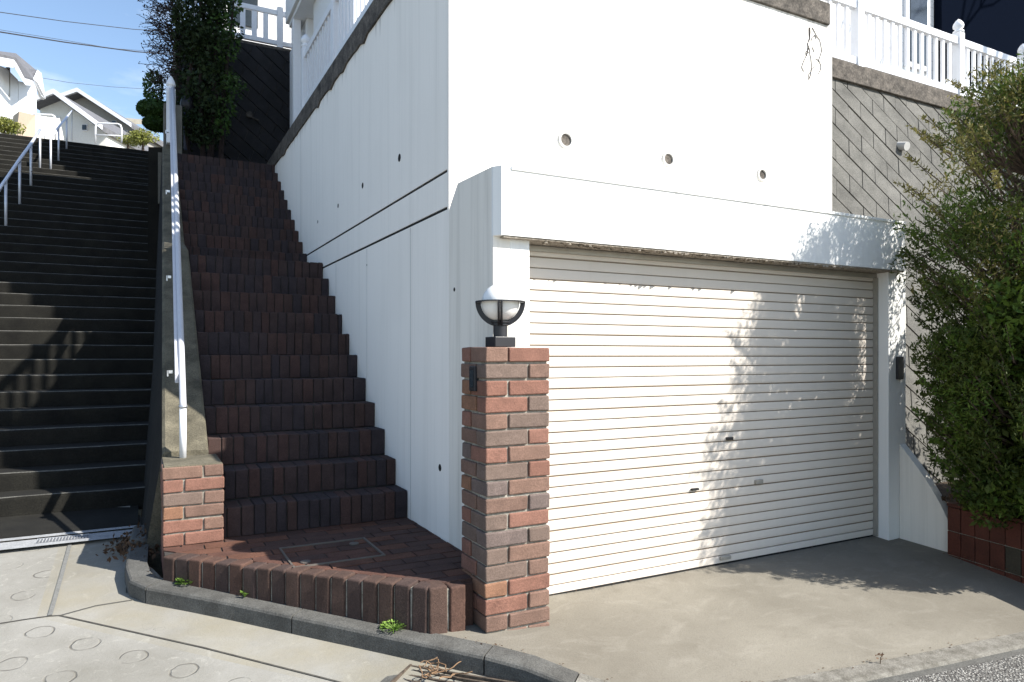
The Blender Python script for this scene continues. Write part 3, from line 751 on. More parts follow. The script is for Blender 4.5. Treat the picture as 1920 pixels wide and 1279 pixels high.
# ================================================================== FENCES
def fence(label, p0, p1, z0, hgt, posts, group=None, pw=.09, sp=.125, bw=.038, cap=True, posth=.16):
    p0, p1 = Vector(p0), Vector(p1); L = (p1-p0).length; d = (p1-p0)/L
    t = thing('vinyl_fence', label, 'fence', ((p0.x+p1.x)/2, (p0.y+p1.y)/2, z0), group)
    for f in posts:
        c = p0+d*f; b = MB(); b.obox(c, d.x, d.y, pw/2, pw/2, z0-.02, z0+hgt+posth*.35); po = b.build('post', M['pipe_w'], t, bevel=.004)
        if cap:
            b = MB(); zz = z0+hgt+posth*.35
            prof = [(.045, 0), (.056, .006), (.056, .022), (.036, .032), (.034, .045), (.052, .062), (.056, .085), (.048, .11), (.028, .138), (.006, .158)]
            b.lathe([(r*pw/.09, h*posth/.16) for r, h in prof], (c.x, c.y, zz), 16); b.build('cap', M['pipe_w'], po, smooth=True)
    ps = sorted(posts)
    for a, e in zip(ps, ps[1:]):
        m_ = p0+d*((a+e)/2); hl = (e-a)/2-pw/2
        for zz, nm, hh in ((z0+.07, 'bottom_rail', .07), (z0+hgt-.075, 'top_rail', .075)):
            b = MB(); b.obox(m_, d.x, d.y, hl, .027, zz, zz+hh); b.build(nm, M['pipe_w'], t, bevel=.003)
        k = int((2*hl)/sp); 
        for i in range(1, k+1):
            c = p0+d*(a+pw/2+2*hl*i/(k+1)); b = MB(); b.obox(c, d.x, d.y, bw/2, .014, z0+.14, z0+hgt-.075); b.build('baluster', M['pipe_w'], t)
    return t
fence('white vinyl balustrade along the wall top beside the brick stairs', (1.68, 3.95), (1.68, 8.35), 4.125, .72, [0, 1.45, 2.9, 4.35])
fence('white vinyl balustrade on the front edge of the white wall above the garage', (1.9, 3.99), (4.9, 3.99), 4.215, .72, [0, 1.5, 3.0])
fx = [at_y(p, 4.58).x for p in (1608, 1797, 1918)]
fence('white picket fence with pointed post caps above the diagonal block wall', (fx[0]-1.2, 4.58), (fx[2]+1.4, 4.58), 4.155, .70, [0, 1.2, 1.2+fx[1]-fx[0], 1.2+fx[2]-fx[0], 2.6+fx[2]-fx[0]])

# ================================================================== DIAGONAL BLOCK RETAINING WALL (right)
def block_wall(name, label, x0, x1, yb, zb, yt, zt, mt, par=None):
    t = thing(name, label, 'wall', ((x0+x1)/2, yb, zb))
    H = math.hypot(yt-yb, zt-zb); uy, uz = (yt-yb)/H, (zt-zb)/H
    def P(s, h, o_=0): return (s, yb+uy*h-uz*o_, zb+uz*h+uy*o_)
    b = MB(); b.add([P(x0, 0), P(x1, 0), P(x1, H), P(x0, H), (x0, yt+.3, zb), (x1, yt+.3, zb), (x1, yt+.3, zt), (x0, yt+.3, zt)], [(0,1,2,3),(3,2,6,7),(0,3,7,4),(1,5,6,2)])
    b.build('backing', M['jnt'], t)
    b = MB(); rect = [(x0, 0), (x1, 0), (x1, H), (x0, H)]
    ang = R(-40); la, lb = .37, .185; ca, sa = math.cos(ang), math.sin(ang); ba_, bb_ = math.cos(R(72)), math.sin(R(72)); lb /= math.sin(R(72)-ang)
    for i in range(-40, 50):
        for j in range(-90, 120):
            cx = x0+ca*(la*(i+.5*(j % 2)))+ba_*lb*j; cy = sa*(la*(i+.5*(j % 2)))+bb_*lb*j
            g = .008; h_ = .0045; q = [(h_, g), (la-h_, g), (la-h_, lb-g), (h_, lb-g)]
            q = [(cx+ca*a+ba_*c, cy+sa*a+bb_*c) for a, c in q]
            c = clip(q, rect)
            if len(c) < 3: continue
            n_ = len(c); o_ = .028+random.uniform(-.003, .003)
            b.add([P(a, h) for a, h in c]+[P(a, h, o_) for a, h in c], [tuple(range(n_, 2*n_))]+[(k, (k+1) % n_, n_+(k+1) % n_, n_+k) for k in range(n_)], 0)
    b.build('blocks', mt, t, bevel=.006)
    return t, P, H
M['block'] = rough_mat('grey_block', (0.0881, 0.0859, 0.0780), (0.1770, 0.1720, 0.1561), 4, 90, .93, .5, speck=.5)
M['blockd'] = rough_mat('shaded_block', (0.0156, 0.0156, 0.0169), (0.0351, 0.0338, 0.0364), 3, 90, .95, .5, speck=.5)  # same blocks darkened in colour to stand for the shade up there
rw, P, H = block_wall('block_wall', 'leaning grey wall of diagonal concrete blocks behind the conifer', 5.03, 12.5, 3.42, .0, 4.50, 3.965, M['block'])
b = MB(); b.box(5.03, 12.5, 4.44, 4.75, 3.968, 4.15); b.build('coping', M['coping'], rw, bevel=.006)
p = at_y(1690, 4.30, 272); b = MB(); b.tube([(p.x, 4.42, p.z+.02), (p.x-.01, 4.235, p.z-.03)], .042, 18); b.build('drain_pipe', M['fascia'], rw)
# upper left retaining wall behind the brick stairs
uw, P, H = block_wall('block_wall', 'dark shaded block wall at the head of the brick stairs below a white fence', .45, 4.2, 11.35, 3.95, 11.52, 6.15, M['blockd'])
b = MB(); b.box(.45, 4.2, 11.50, 11.9, 6.152, 6.20); b.build('coping', M['coping'], uw)
b = MB(); d_ = at_y(467, 11.40, 214); b.tube([(d_.x, 11.55, d_.z), (d_.x, 11.34, d_.z-.02)], .045, 14); b.tube([(d_.x+.02, 11.36, d_.z-.05), (d_.x+.14, 11.33, d_.z-.1)], .012, 8); b.build('drain_pipe', M['coping'], uw)
fence('white picket fence on top of the dark block wall behind the shrub', (.5, 11.62), (3.4, 11.62), 6.20, .62, [0, 1.45, 2.9], sp=.17, bw=.075, cap=False)
up = MB(); up.box(.45, 14, 11.9, 40, 2, 6.16); up.box(X0-.2, 1.62, 10.1, 11.5, 3.3, 3.955); struct(up.build('upper_ground', M['concrete']))

# ================================================================== HOUSES
def house_box(name, label, x0, x1, y0, y1, z0, z1, mt, cat='house', group=None):
    t = thing(name, label, cat, ((x0+x1)/2, (y0+y1)/2, z0), group)
    b = MB(); b.box(x0, x1, y0, y1, z0, z1); b.build('wall', mt, t); return t
m = N('clapboard'); spz = m.n('ShaderNodeSeparateXYZ'); m.l(m.pos, spz.inputs[0])
fr = m.math('FRACT', m.math('DIVIDE', spz.outputs[2], .12)); m.col(m.mix(m.ramp(fr, .0, .06), (.35, .36, .38), (.79, .79, .79)))
m.b.inputs['Roughness'].default_value = .6; m.bump(fr, .6, .02); M['clap'] = m.mt
hs = house_box('house', 'white clapboard house standing on the terrace behind the balustrades', 2.12, 9.4, 5.7, 9.4, 4.05, 8.9, M['clap'])
b = MB(); b.box(2.0, 2.13, 9.8, 11.05, 4.05, 5.955); b.build('veranda_wall', M['siding'], hs)
b = MB(); b.box(2.0, 2.3, 8.38, 9.38, 4.05, 5.955); b.build('bay_wall', M['siding'], hs)
b = MB(); b.box(1.80, 3.0, 7.2, 10.28, 6.03, 6.9); b.box(1.84, 3.0, 7.25, 10.22, 5.96, 6.028); ev = b.build('veranda_roof', M['siding'], hs, bevel=.004)
b = MB(); b.box(2.14, 6, 9.41, 11.2, 4.05, 7.9); b.build('rear_wing', M['siding'], hs)
b = MB(); b.box(1.84, 1.94, 9.9, 10.0, 4.125, 5.958); b.build('column', M['pipe_w'], hs, bevel=.003)
b = MB(); b.prism([(1.9, 5.35), (10.7, 5.35), (10.7, 9.8), (1.9, 9.8)], 8.9, 9.05); b.build('roof', M['roofg'], hs)
b = MB(); b.box(8.75, 9.25, 5.66, 5.72, 5.1, 6.6); o = b.build('window', M['pipe_w'], hs, bevel=.003)
b = MB(); b.box(8.82, 9.18, 5.65, 5.662, 5.17, 6.53); b.build('pane', M['glass'], o)
b = MB(); b.box(9.41, 16, 5.6, 9.4, 4.05, 8.9); b.build('dark_wing', M['navy'], hs)
b = MB(); b.box(11.6, 11.68, 5.56, 5.598, 5.05, 8.9); b.box(9.41, 16, 5.54, 5.598, 4.05, 5.0, 1); b.build('dark_wing_trim', [M['black'], M['clap']], hs)
h2 = house_box('house', 'bright white house wall glimpsed behind the fence at the head of the brick stairs', 1.2, 6, 12.6, 19, 6.1, 9.6, M['clap'])
b = MB(); b.box(1.35, 1.75, 12.56, 12.62, 6.9, 8.6); b.build('window', M['glass'], h2)

# hill beyond the public stair
hill = MB()
def hz(x, y): return zT-.05+max(0, (y-YT))*.02
xs = [-60, -25, -12, -5.3, xr(YT)+.2, 1.3]; ys = [YT-.02, YT+4, YT+15, YT+60]
hill.add([(x, y, hz(x, y)) for y in ys for x in xs], [(j*6+i, j*6+i+1, (j+1)*6+i+1, (j+1)*6+i) for j in range(3) for i in range(5)])
hill.add([(-60, 5, 0), (-5.21, 5, .1), (-5.21, YT, zT-.2), (-60, YT, zT-.2)], [(0, 1, 2, 3)])
struct(hill.build('hill', M['concrete']))

def gable(name, label, px_l, px_a, px_r, y_l, y_a, y_r, t0, depth, wallm, roofm, ybase=300, group='pale houses on the hill'):
    A, L_, R_ = at(px_a, y_a, t0), at(px_l, y_l, t0), at(px_r, y_r, t0)
    vdir = Vector((UY, UX, 0))                    # away from the street
    t = thing(name, label, 'house', (A.x, A.y, hz(0, A.y)), group); b = MB()
    zb = at(0, ybase, t0).z; s_ = .94
    def W(p, k=.0, dz=-.25): q = A.lerp(p, s_) if k else p; return q
    l2, r2 = A.lerp(L_, .93), A.lerp(R_, .93)
    fr_ = [Vector((l2.x, l2.y, zb)), Vector((r2.x, r2.y, zb)), Vector((r2.x, r2.y, r2.z-.18)), Vector((A.x, A.y, A.z-.20)), Vector((l2.x, l2.y, l2.z-.18))]
    bk = [p+vdir*depth for p in fr_]; n = 5
    b.add(fr_+bk, [tuple(range(5)), tuple(range(9, 4, -1))]+[(i, (i+1) % 5, 5+(i+1) % 5, 5+i) for i in range(5)]); b.build('wall', wallm, t)
    for a_, e_ in ((A, L_), (A, R_)):
        b = MB(); th = Vector((0, 0, .22)); f0 = -vdir*.5; f1 = vdir*(depth+.3)
        b.add([a_+f0, e_+f0, e_+f1, a_+f1, a_+f0-th, e_+f0-th, e_+f1-th, a_+f1-th], [(0,1,2,3),(7,6,5,4),(0,4,5,1),(1,5,6,2),(2,6,7,3),(3,7,4,0)]); ro = b.build('roof', roofm, t)
        b = MB(); th = Vector((0, 0, .17)); g0 = -vdir*.62; g1 = -vdir*.505; up = Vector((0, 0, .03))
        b.add([a_+g0+up, e_+g0+up, e_+g1+up, a_+g1+up, a_+g0-th, e_+g0-th, e_+g1-th, a_+g1-th], [(0,1,2,3),(7,6,5,4),(0,4,5,1),(1,5,6,2),(2,6,7,3),(3,7,4,0)]); b.build('bargeboard', M['pipe_w'], ro)
    return t, vdir
hA, vd = gable('gabled_house', 'cream gabled house on the hill, the nearer and left one of the pair', 72, 117, 205, 196, 178, 243, 30, 6, M['cream2'], M['roofg'])
def pane(par, px, py, wpx, hpx, t0, nm='window', mt='glass', out=.05):
    c = at(px, py, t0)-Vector((UY, UX, 0))*out; rx = Vector((UX, -UY, 0)); w_ = wpx/FPX*t0/2; h_ = hpx/FPX*t0/2; b = MB(); d = Vector((UY, UX, 0))*.06
    f = [c-rx*w_-Vector((0,0,h_)), c+rx*w_-Vector((0,0,h_)), c+rx*w_+Vector((0,0,h_)), c-rx*w_+Vector((0,0,h_))]
    b.add(f+[p+d for p in f], [(0,1,2,3),(7,6,5,4),(0,4,5,1),(1,5,6,2),(2,6,7,3),(3,7,4,0)]); return b.build(nm, M[mt], par)
w_ = pane(hA, 108, 228, 12, 16, 30, mt='pipe_w'); pane(w_, 108, 228, 9, 12, 30, 'pane', 'glass', .1)
M['gshade'] = plain('eave_shaded_wall', (.30, .285, .26), .85)  # gable wall colour darkened to carry the shade of the eaves
hB, vd = gable('gabled_house', 'grey and cream gabled house on the hill, the farther and right one of the pair', 118, 158, 256, 188, 174, 238, 36, 7, M['gshade'], M['roofg'])
w_ = pane(hB, 236, 250, 7, 10, 36, mt='pipe_w'); pane(w_, 236, 250, 5, 8, 36, 'pane', 'glass', .1)
# hipped tan roof at the far right of the group
A = at(203, 200, 42); B = at(258, 205, 42); C = at(262, 246, 42); E = at(200, 246, 42)
hC = thing('hipped_house', 'far house with a sloping tan roof at the right of the hillside group', 'house', (B.x, B.y, hz(0, B.y)), 'pale houses on the hill')
b = MB(); v_ = Vector((UY, UX, 0)); b.add([E-v_*2, C-v_*2, B+v_*2, A+v_*2, E-v_*2-Vector((0,0,.25)), C-v_*2-Vector((0,0,.25)), B+v_*2-Vector((0,0,.25)), A+v_*2-Vector((0,0,.25))], [(0,1,2,3),(7,6,5,4),(0,4,5,1),(1,5,6,2),(2,6,7,3),(3,7,4,0)]); b.build('roof', M['rooft'], hC)
b = MB(); e0 = at(200, 252, 42.2); c0 = at(258, 252, 42.2); b.add([Vector((p.x, p.y, z_))+v_*k for k in (-1, 4) for p, z_ in ((e0, 8), (c0, 8), (c0, at(0, 242, 42).z), (e0, at(0, 242, 42).z))], [(0,1,2,3),(7,6,5,4),(0,4,5,1),(1,5,6,2),(2,6,7,3),(3,7,4,0)]); b.build('wall', M['cream2'], hC)
# left house
hD = thing('house', 'white house with upturned eaves at the left edge above the stairs', 'house', (*at(30, 200, 24).xy, 6), 'pale houses on the hill')
def slab(par, name, quad, th, mt, depth=None):
    b = MB(); q = [Vector(p) for p in quad]; d = depth if depth is not None else Vector((0, 0, -th))
    n = len(q); b.add(q+[p+d for p in q], [tuple(range(n)), tuple(range(2*n-1, n-1, -1))]+[(i, (i+1) % n, n+(i+1) % n, n+i) for i in range(n)]); return b.build(name, mt, par)
T = 22
slab(hD, 'wall', [at(-60, 300, T), at(34, 300, T+2), at(34, 150, T+2), at(12, 128, T+.6), at(-60, 100, T-2)], 0, M['siding'], Vector((-3, 5, 0)))
slab(hD, 'side_wall', [at(34.5, 300, T+2), at(70, 300, T+4.5), at(68, 160, T+4.5), at(34.5, 152, T+2)], 0, M['siding'], Vector((-3, 5, 0)))
slab(hD, 'roof', [at(-60, 88, T-3), at(30, 108, T), at(47, 143, T+1), at(62, 148, T+3), at(66, 130, T+8), at(30, 100, T+6)], .2, M['roofg'])
slab(hD, 'eave', [at(-60, 96, T-3.2), at(26, 112, T-.3), at(45, 147, T+.7), at(60, 150, T+2.8), at(60, 155, T+2.8), at(44, 154, T+.7), at(24, 121, T-.3), at(-60, 106, T-3.2)], 0, M['pipe_w'], Vector((.03, .3, 0)))
slab(hD, 'back_roof', [at(44, 127, T+5), at(70, 131, T+5), at(60, 146, T+4.2), at(46, 142, T+4)], .15, M['roofg'])
slab(hD, 'gable_trim', [at(70, 131, T+4.6), at(78, 180, T+5), at(73, 182, T+5), at(62, 148, T+4)], 0, M['pipe_w'], Vector((.1, .3, 0)))
w_ = pane(hD, 26, 160, 6, 54, T+1.2, mt='frame', out=.3); pane(w_, 26, 160, 4, 48, T+1.2, 'pane', 'glass', .36)
w_ = pane(hD, 60, 190, 5, 40, T+3.5, mt='frame', out=.4)
for px, py, ww_, hh_, T_ in ((10, 190, 7, 26, 22.6), (64, 208, 5, 16, 25.6)):
    w_ = pane(hD, px, py, ww_, hh_, T_, mt='pipe_w', out=.5); pane(w_, px, py, ww_-2.5, hh_-3, T_, 'pane', 'glass', .56)
w_ = pane(hA, 160, 240, 10, 12, 30, mt='pipe_w'); pane(w_, 160, 240, 7, 9, 30, 'pane', 'glass', .1)
w_ = pane(hB, 215, 232, 8, 10, 36, mt='pipe_w'); pane(w_, 215, 232, 6, 8, 36, 'pane', 'glass', .1)
# tan garden wall and hedge by the stair head
gw = thing('garden_wall', 'tan rendered garden wall beside the top of the concrete stairs', 'wall', (*at(50, 240, 19).xy, 6))
slab(gw, 'wall_face', [at(30, 260, 19), at(66, 260, 20), at(66, 216, 20), at(36, 209, 19)], 0, M['tan'], Vector((-.2, .5, 0)))
slab(gw, 'stair_side', [at(66.3, 262, 20.3), at(120, 262, 23), at(112, 222, 23), at(66.3, 216, 20.3)], 0, M['cream2'], Vector((-.2, .5, 0)))

# ================================================================== RAILINGS
def rail(label, posts, top, group, r=.021, extend=None, hoop=False):
    t = thing('handrail', label, 'handrail', posts[0], group)
    for p, q in zip(posts, top):
        b = MB(); b.tube([(p[0], p[1], p[2]-.05), (q[0], q[1], q[2])], .017, 10); b.build('post', M['steel_lt'], t, smooth=True)
    b = MB(); b.tube(([extend] if extend else [])+list(top), r, 10); b.build('rail', M['steel_lt'], t, smooth=True)
    return t
def stair_pt(px, py):
    a = (px-960)/FPX; d = Vector((a*UX+UY, UX-a*UY, (666-py)/FPX)); t = 6.0
    while t < 30:
        p = Vector((0, 0, HC))+d*t
        if pub_z(p.y)+.10 > p.z: return p, t
        t += .01
    return p, t
def mk(l):
    P0, P1 = [], []
    for px, pb, pt_ in l:
        p, t = stair_pt(px, pb); P0.append(p); P1.append(at(px, pt_, t))
    return P0, P1
a0, a1 = mk([(11, 425, 337), (37, 383, 299), (58, 347, 270), (75, 318, 243)])
ex = a1[0]+(a1[0]-a1[1])*1.3
rail('galvanised handrail on the lower flight of the concrete stairs', a0, a1, 'stair handrails', extend=ex)
a0, a1 = mk([(95, 319, 261), (110, 303, 238), (125, 276, 220), (135, 262, 207)])
rail('thin galvanised handrail on the upper flight of the concrete stairs', a0, a1, 'stair handrails', r=.019)
def hoop(label, pl, pr_, ytop, ybot, t0, r=.025):
    t = thing('hoop_barrier', label, 'barrier', at((pl+pr_)/2, ybot, t0), 'white hoop barriers at the head of the stairs')
    k = 8; pts = [at(pl, ybot, t0), at(pl, ytop+k, t0), at(pl+1.5, ytop+3, t0), at(pl+5, ytop, t0), at(pr_-7, ytop+1.5, t0), at(pr_-2, ytop+4, t0), at(pr_, ytop+k+2, t0), at(pr_, ybot, t0)]
    b = MB(); b.tube(pts, r, 8); b.build('hoop', M['pipe_w'], t, smooth=True)
    b = MB(); b.tube([at(pl, ytop+22, t0), at(pr_, ytop+24, t0)], r*.8, 8); b.build('crossbar', M['pipe_w'], t, smooth=True)
hoop('white hoop barrier at the stair head beside the tan wall', 58, 104, 214, 262, 21)
hoop('white hoop barrier at the stair head before the gabled houses', 179, 228, 231, 268, 21)

# white handrail on the cheek between the stairs
hr = thing('stair_handrail', 'white tubular handrail with a vinyl rail on the concrete cheek beside the brick stairs', 'handrail', (.222, 4.88, .70))
xh = lambda y: .232+(y-4.88)*.0245
pts = [(xh(4.88), 4.88, 1.02), (xh(4.9), 4.90, 1.05), (xh(4.95), 4.95, 1.085)]+[(xh(y), y, 1.045+(y-4.88)*.731+.01) for y in (5.3, 6, 7, 8, 9, 9.95)]
b = MB(); b.tube(pts, .0205, 14); b.build('tube_rail', M['rail_w'], hr, smooth=True)
b = MB(); b.tube([(xh(4.88), 4.88, .69), (xh(4.88), 4.88, 1.03)], .021, 14); b.build('post', M['pipe_w'], hr, smooth=True)
b = MB(); b.tube([(xh(4.88), 4.88, 1.018), (xh(4.88), 4.88, 1.034)], .0255, 14); b.build('collar', M['galv'], hr, smooth=True)
b = MB(); vs = []
ysr = [5.12, 6, 7, 8, 9, 9.95]
for y in ysr:
    z = 1.045+(y-4.88)*.731; x = xh(y)-.055
    vs += [(x+.012, y, z-.055), (x+.036, y, z-.055), (x+.036, y, z+.005), (x+.012, y, z+.005)]
n_ = len(ysr); b.add(vs, [(4*i+k, 4*i+(k+1) % 4, 4*i+4+(k+1) % 4, 4*i+4+k) for i in range(n_-1) for k in range(4)]+[(3, 2, 1, 0), (4*n_-4, 4*n_-3, 4*n_-2, 4*n_-1)])
b.build('vinyl_rail', M['rail_w'], hr, bevel=.004)
for y in (5.2, 6.2, 7.5, 8.8):
    z = 1.045+(y-4.88)*.731; x = xh(y)-.055; b = MB(); b.box(x-.03, x, y-.01, y+.03, z-.05, z-.03); b.box(x-.034, x-.026, y-.01, y+.03, z-.07, z-.03); b.build('bracket', M['galv'], hr)
for y in (6.7, 8.3):
    z = 1.045+(y-4.88)*.731; b = MB(); b.tube([(xh(y), y, cheek_z(y)-.02), (xh(y), y, z)], .019, 10); b.build('post', M['pipe_w'], hr, smooth=True)
pc = .335, 10.02
tp_ = thing('fence_post', 'tall white vinyl post with a pointed cap at the top end of the stair handrail', 'post', (pc[0], pc[1], 4.06))
b = MB(); b.obox(pc, 1, 0, .052, .052, 4.06, 4.75); b.build('shaft', M['pipe_w'], tp_, bevel=.004)
b = MB(); prof = [(.050, 0), (.056, .006), (.056, .02), (.036, .03), (.036, .04), (.056, .055), (.057, .075), (.046, .11), (.028, .15), (.012, .175), (.002, .185)]
b.lathe(prof, (*pc, 4.75), 18); b.build('cap', M['pipe_w'], tp_, smooth=True)
b = MB(); b.box(.255, .47, 10.1, 10.35, 3.6, 4.6); o = b.build('concrete_post', M['concrete'], bevel=.008); tag(o, 'narrow concrete post standing just behind the white capped post', 'post')
p = at_y(351, 10.6, 280); b = MB(); b.tube([(p.x, p.y, 3.95), (p.x, p.y, p.z+.05+.5)], .045, 12); o = thing('blue_standpipe', 'dark blue pipe with a black head standing at the top of the brick stairs', 'standpipe', (p.x, p.y, 3.95)); b.build('pipe', M['blue'], o, smooth=True)
b = MB(); b.lathe([(.03, 0), (.085, .03), (.09, .12), (.07, .2), (.03, .24)], (p.x, p.y, p.z+.50), 14); b.build('head', M['black'], o, smooth=True)

# ================================================================== CABLES
def cable(label, pts, r):
    b = MB(); b.tube([at(*p) for p in pts], r, 6); o = b.build('overhead_cable', M['cable']); tag(o, label, 'cable', 'overhead cables')
cable('thin upper overhead cable across the blue sky', [(-300, -22, 16), (0, 23, 18), (120, 40, 20), (250, 55, 22), (420, 66, 26)], .010)
cable('thickest overhead cable, the lower of the dark lines in the sky', [(-300, 8, 16), (0, 60, 18), (120, 79, 20), (255, 97, 22), (420, 110, 26)], .017)
cable('faint cable just above the thickest overhead cable', [(-300, 0, 18), (0, 56, 20), (130, 77, 22), (210, 91, 24), (420, 106, 28)], .006)
cable('faint distant cable low over the gabled houses', [(60, 143, 34), (130, 155, 36), (210, 163, 38), (420, 176, 42)], .010)

# ================================================================== FOLIAGE
def leaves(b, c, rad, n, size, mi, droop=0, elong=2.2, shell=.4):
    for _ in range(n):
        while True:
            d = Vector((random.uniform(-1, 1), random.uniform(-1, 1), random.uniform(-1, 1)))
            if .01 < d.length < 1: break
        d = d.normalized()*(d.length**shell)
        p = Vector((c[0]+d.x*rad[0], c[1]+d.y*rad[1], c[2]+d.z*rad[2])); s_ = size*random.uniform(.6, 1.4)
        a = Vector((random.gauss(0, 1)+d.x, random.gauss(0, 1)+d.y, random.gauss(0, 1)+d.z+droop)).normalized()
        q = a.cross(Vector((random.gauss(0, 1), random.gauss(0, 1), random.gauss(0, 1)))).normalized()*s_/elong
        a = a*s_
        k = mi if isinstance(mi, int) else random.choice(mi)
        b.add([p-a*.5, p+q*.5, p+a*.5, p-q*.5], [(0, 1, 2, 3)], k)
# conifer in the planter
TC = Vector((5.0, 2.42, .32))
tr = thing('conifer_tree', 'bushy green conifer with sunlight coloured into its olive upper leaves growing in the brick planter by the garage', 'tree', TC)
b = MB(); trunkpts = [TC+Vector((0, 0, -.1)), TC+Vector((.02, .01, .5)), TC+Vector((-.03, .03, 1.2)), TC+Vector((.02, 0, 2.0)), TC+Vector((0, 0, 2.75))]
b.tube(trunkpts, [.075, .065, .05, .03, .01], 10); tk = b.build('trunk', M['bark'], tr, smooth=True)
cr = MB(); br = MB(); random.seed(21)
def crown_r(z):   # radius at height over ground
    P = [(.35, .34), (.7, .50), (1.3, .58), (2.0, .62), (2.5, .60), (2.85, .46), (3.2, .16)]
    if z <= P[0][0]: return P[0][1]
    for (a, ra), (b_, rb) in zip(P, P[1:]):
        if z <= b_: return ra+(rb-ra)*(z-a)/(b_-a)
    return .1
nc = 0
while nc < 660:
    z = random.uniform(.40, 3.12); an = random.uniform(0, 2*math.pi); rr = crown_r(z)*random.uniform(.15, 1.04)**.5*(1+.12*math.sin(3*an+z*4))
    p = Vector((TC.x+rr*math.cos(an), TC.y+rr*math.sin(an), z))
    nc += 1
    if math.sin(p.x*11+1.3)+math.sin(p.y*12)+math.sin(p.z*7.5+2) > (.95 if z > 1.6 else 1.6): continue
    s_ = random.uniform(.08, .145)
    sunny = z > 1.7 and random.random() < .6  # sunlight on the upper crown is put into leaf colour
    mi = random.choice((1, 1, 2, 0)) if sunny else random.choice((0, 0, 0, 2))
    leaves(cr, p, (s_, s_, s_*1.15), 190 if z < 2 else 150, .036, mi, droop=.8, elong=3.8, shell=.6)
    q = TC+Vector((0, 0, max(.1, z-TC.z-.35)))
    mid = q.lerp(p, .5)+Vector((0, 0, -.06)); br.tube([q, mid, p], [.012, .008, .003], 5)
for _ in range(230):
    z = random.uniform(.42, 1.75); an = random.uniform(0, 6.28); rr = crown_r(z)*random.uniform(0, .95)
    leaves(cr, (TC.x+rr*math.cos(an), TC.y+rr*math.sin(an), z), (.13, .13, .17), 110, .046, random.choice((0, 0, 2)), elong=2, shell=.5)
# loose feathery tips
for _ in range(190):
    z = random.uniform(.5, 3.15); an = random.uniform(0, 2*math.pi); rr = crown_r(z)*1.0
    p = Vector((TC.x+rr*math.cos(an), TC.y+rr*math.sin(an), z)); d = Vector((math.cos(an), math.sin(an), .9)).normalized()
    ln = random.uniform(.10, .24); mi = 1 if z > 2.2 else random.choice((0, 2))
    br.tube([p-d*.1, p+d*ln], [.004, .0015], 4)
    for k in range(26):
        leaves(cr, p+d*ln*(k/26), (.022, .022, .022), 2, .032, mi, .5, 3, 1)
cr.build('crown', [M['con1'], M['con2'], M['con3']], tr, fix=False); br.build('branches', M['bark'], tr, fix=False)

t2 = thing('shade_shrub', 'unseen conifer shrub added beside the taller conifer to shade the wall and ground', 'shrub', (6.05, 2.45, .32))  # out-of-view shrub, added to darken the block wall and ground
b = MB(); b.tube([(6.05, 2.45, .2), (6.05, 2.45, 1.6)], [.05, .02], 6); b.build('trunk', M['bark'], t2)
b = MB()
for _ in range(170):
    z = random.uniform(.5, 2.2); an = random.uniform(0, 6.28); rr = random.uniform(.1, .55)*(1-.3*(z-.5)/1.7)
    leaves(b, (6.05+rr*math.cos(an), 2.45+rr*math.sin(an), z), (.14, .14, .18), 90, .055, random.choice((0, 0, 2)), elong=2.4, shell=.5)
b.build('crown', [M['con1'], M['con2'], M['con3']], t2, fix=False)
bt = thing('bare_tree', 'bare branching tree on the slope beside the road right of the conifer', 'tree', (10.1, -.1, .2))
random.seed(31); tb = MB()
def limb(p, d, ln, r, lev):
    pts = [p]; q = p; dd = d
    for i in range(4):
        dd = (dd+Vector((random.gauss(0, .16), random.gauss(0, .16), random.gauss(0, .1)))).normalized(); q = q+dd*ln/4; pts.append(q)
    tb.tube(pts, [r*(1-.11*i) for i in range(5)], 6 if lev < 2 else 4)
    if lev < 4:
        for k in range(4 if lev else 7):
            j = random.choice((2, 3, 4)); nd = (dd+Vector((random.gauss(0, .6), random.gauss(0, .6), random.gauss(.1, .4)))).normalized(); limb(pts[j], nd, ln*random.uniform(.42, .6), r*.5, lev+1)
limb(Vector((10.1, -.1, -.5)), Vector((-.03, .02, 1)), 7.6, .17, 0)
tb.build('limbs', M['bark'], bt, fix=False)

# shrub at the head of the brick stairs
random.seed(5)
SB = Vector((.85, 10.55, 3.95))
sh_ = thing('shrub', 'dark overgrown shrub with bare twigs towering over the head of the brick stairs', 'shrub', SB)
b = MB(); tw_ = MB()
for k in range(5):
    x = random.uniform(.55, 1.0); tw_.tube([(x, 10.6, 3.9), (x+random.uniform(-.1, .1), 10.55, 5), (x+random.uniform(-.2, .2), 10.5, 6.3)], [.04, .03, .012], 6)
for _ in range(150):
    z = random.uniform(4.25, 6.7); f = (z-4.1)/2.6
    x = random.uniform(.46, .90+.28*math.sin(min(1, f)*2.6)); y = random.uniform(10.3, 10.95); s_ = random.uniform(.12, .2)
    leaves(b, (x, y, z), (s_, s_, s_), 90, .06, 1 if (x > .95 and random.random() < .7) else 0, elong=1.9, shell=.6)
b.build('foliage', [M['shr1'], M['shr2']], sh_, fix=False)
for _ in range(260):     # bare twigs against the sky
    z = random.uniform(4.9, 6.6); p = Vector((random.uniform(.35, .5), random.uniform(10.4, 10.8), z)); pts = [p]
    d = Vector((-random.uniform(.5, 1), random.uniform(-.3, .3), random.uniform(-.5, .7)))
    for i in range(5):
        d = (d+Vector((random.gauss(0, .25), random.gauss(0, .2), random.gauss(0, .35)))).normalized(); p = p+d*random.uniform(.05, .1)
        if p.x < -.02-.12*random.random(): break
        pts.append(p)
    if len(pts) > 1: tw_.tube(pts, [.005]+[.0035]*(len(pts)-1), 4)
    for q in pts[2:]:
        leaves(tw_, q, (.03, .03, .03), 2, .03, 0, elong=2)
tw_.build('twigs', M['twig'], sh_, fix=False)
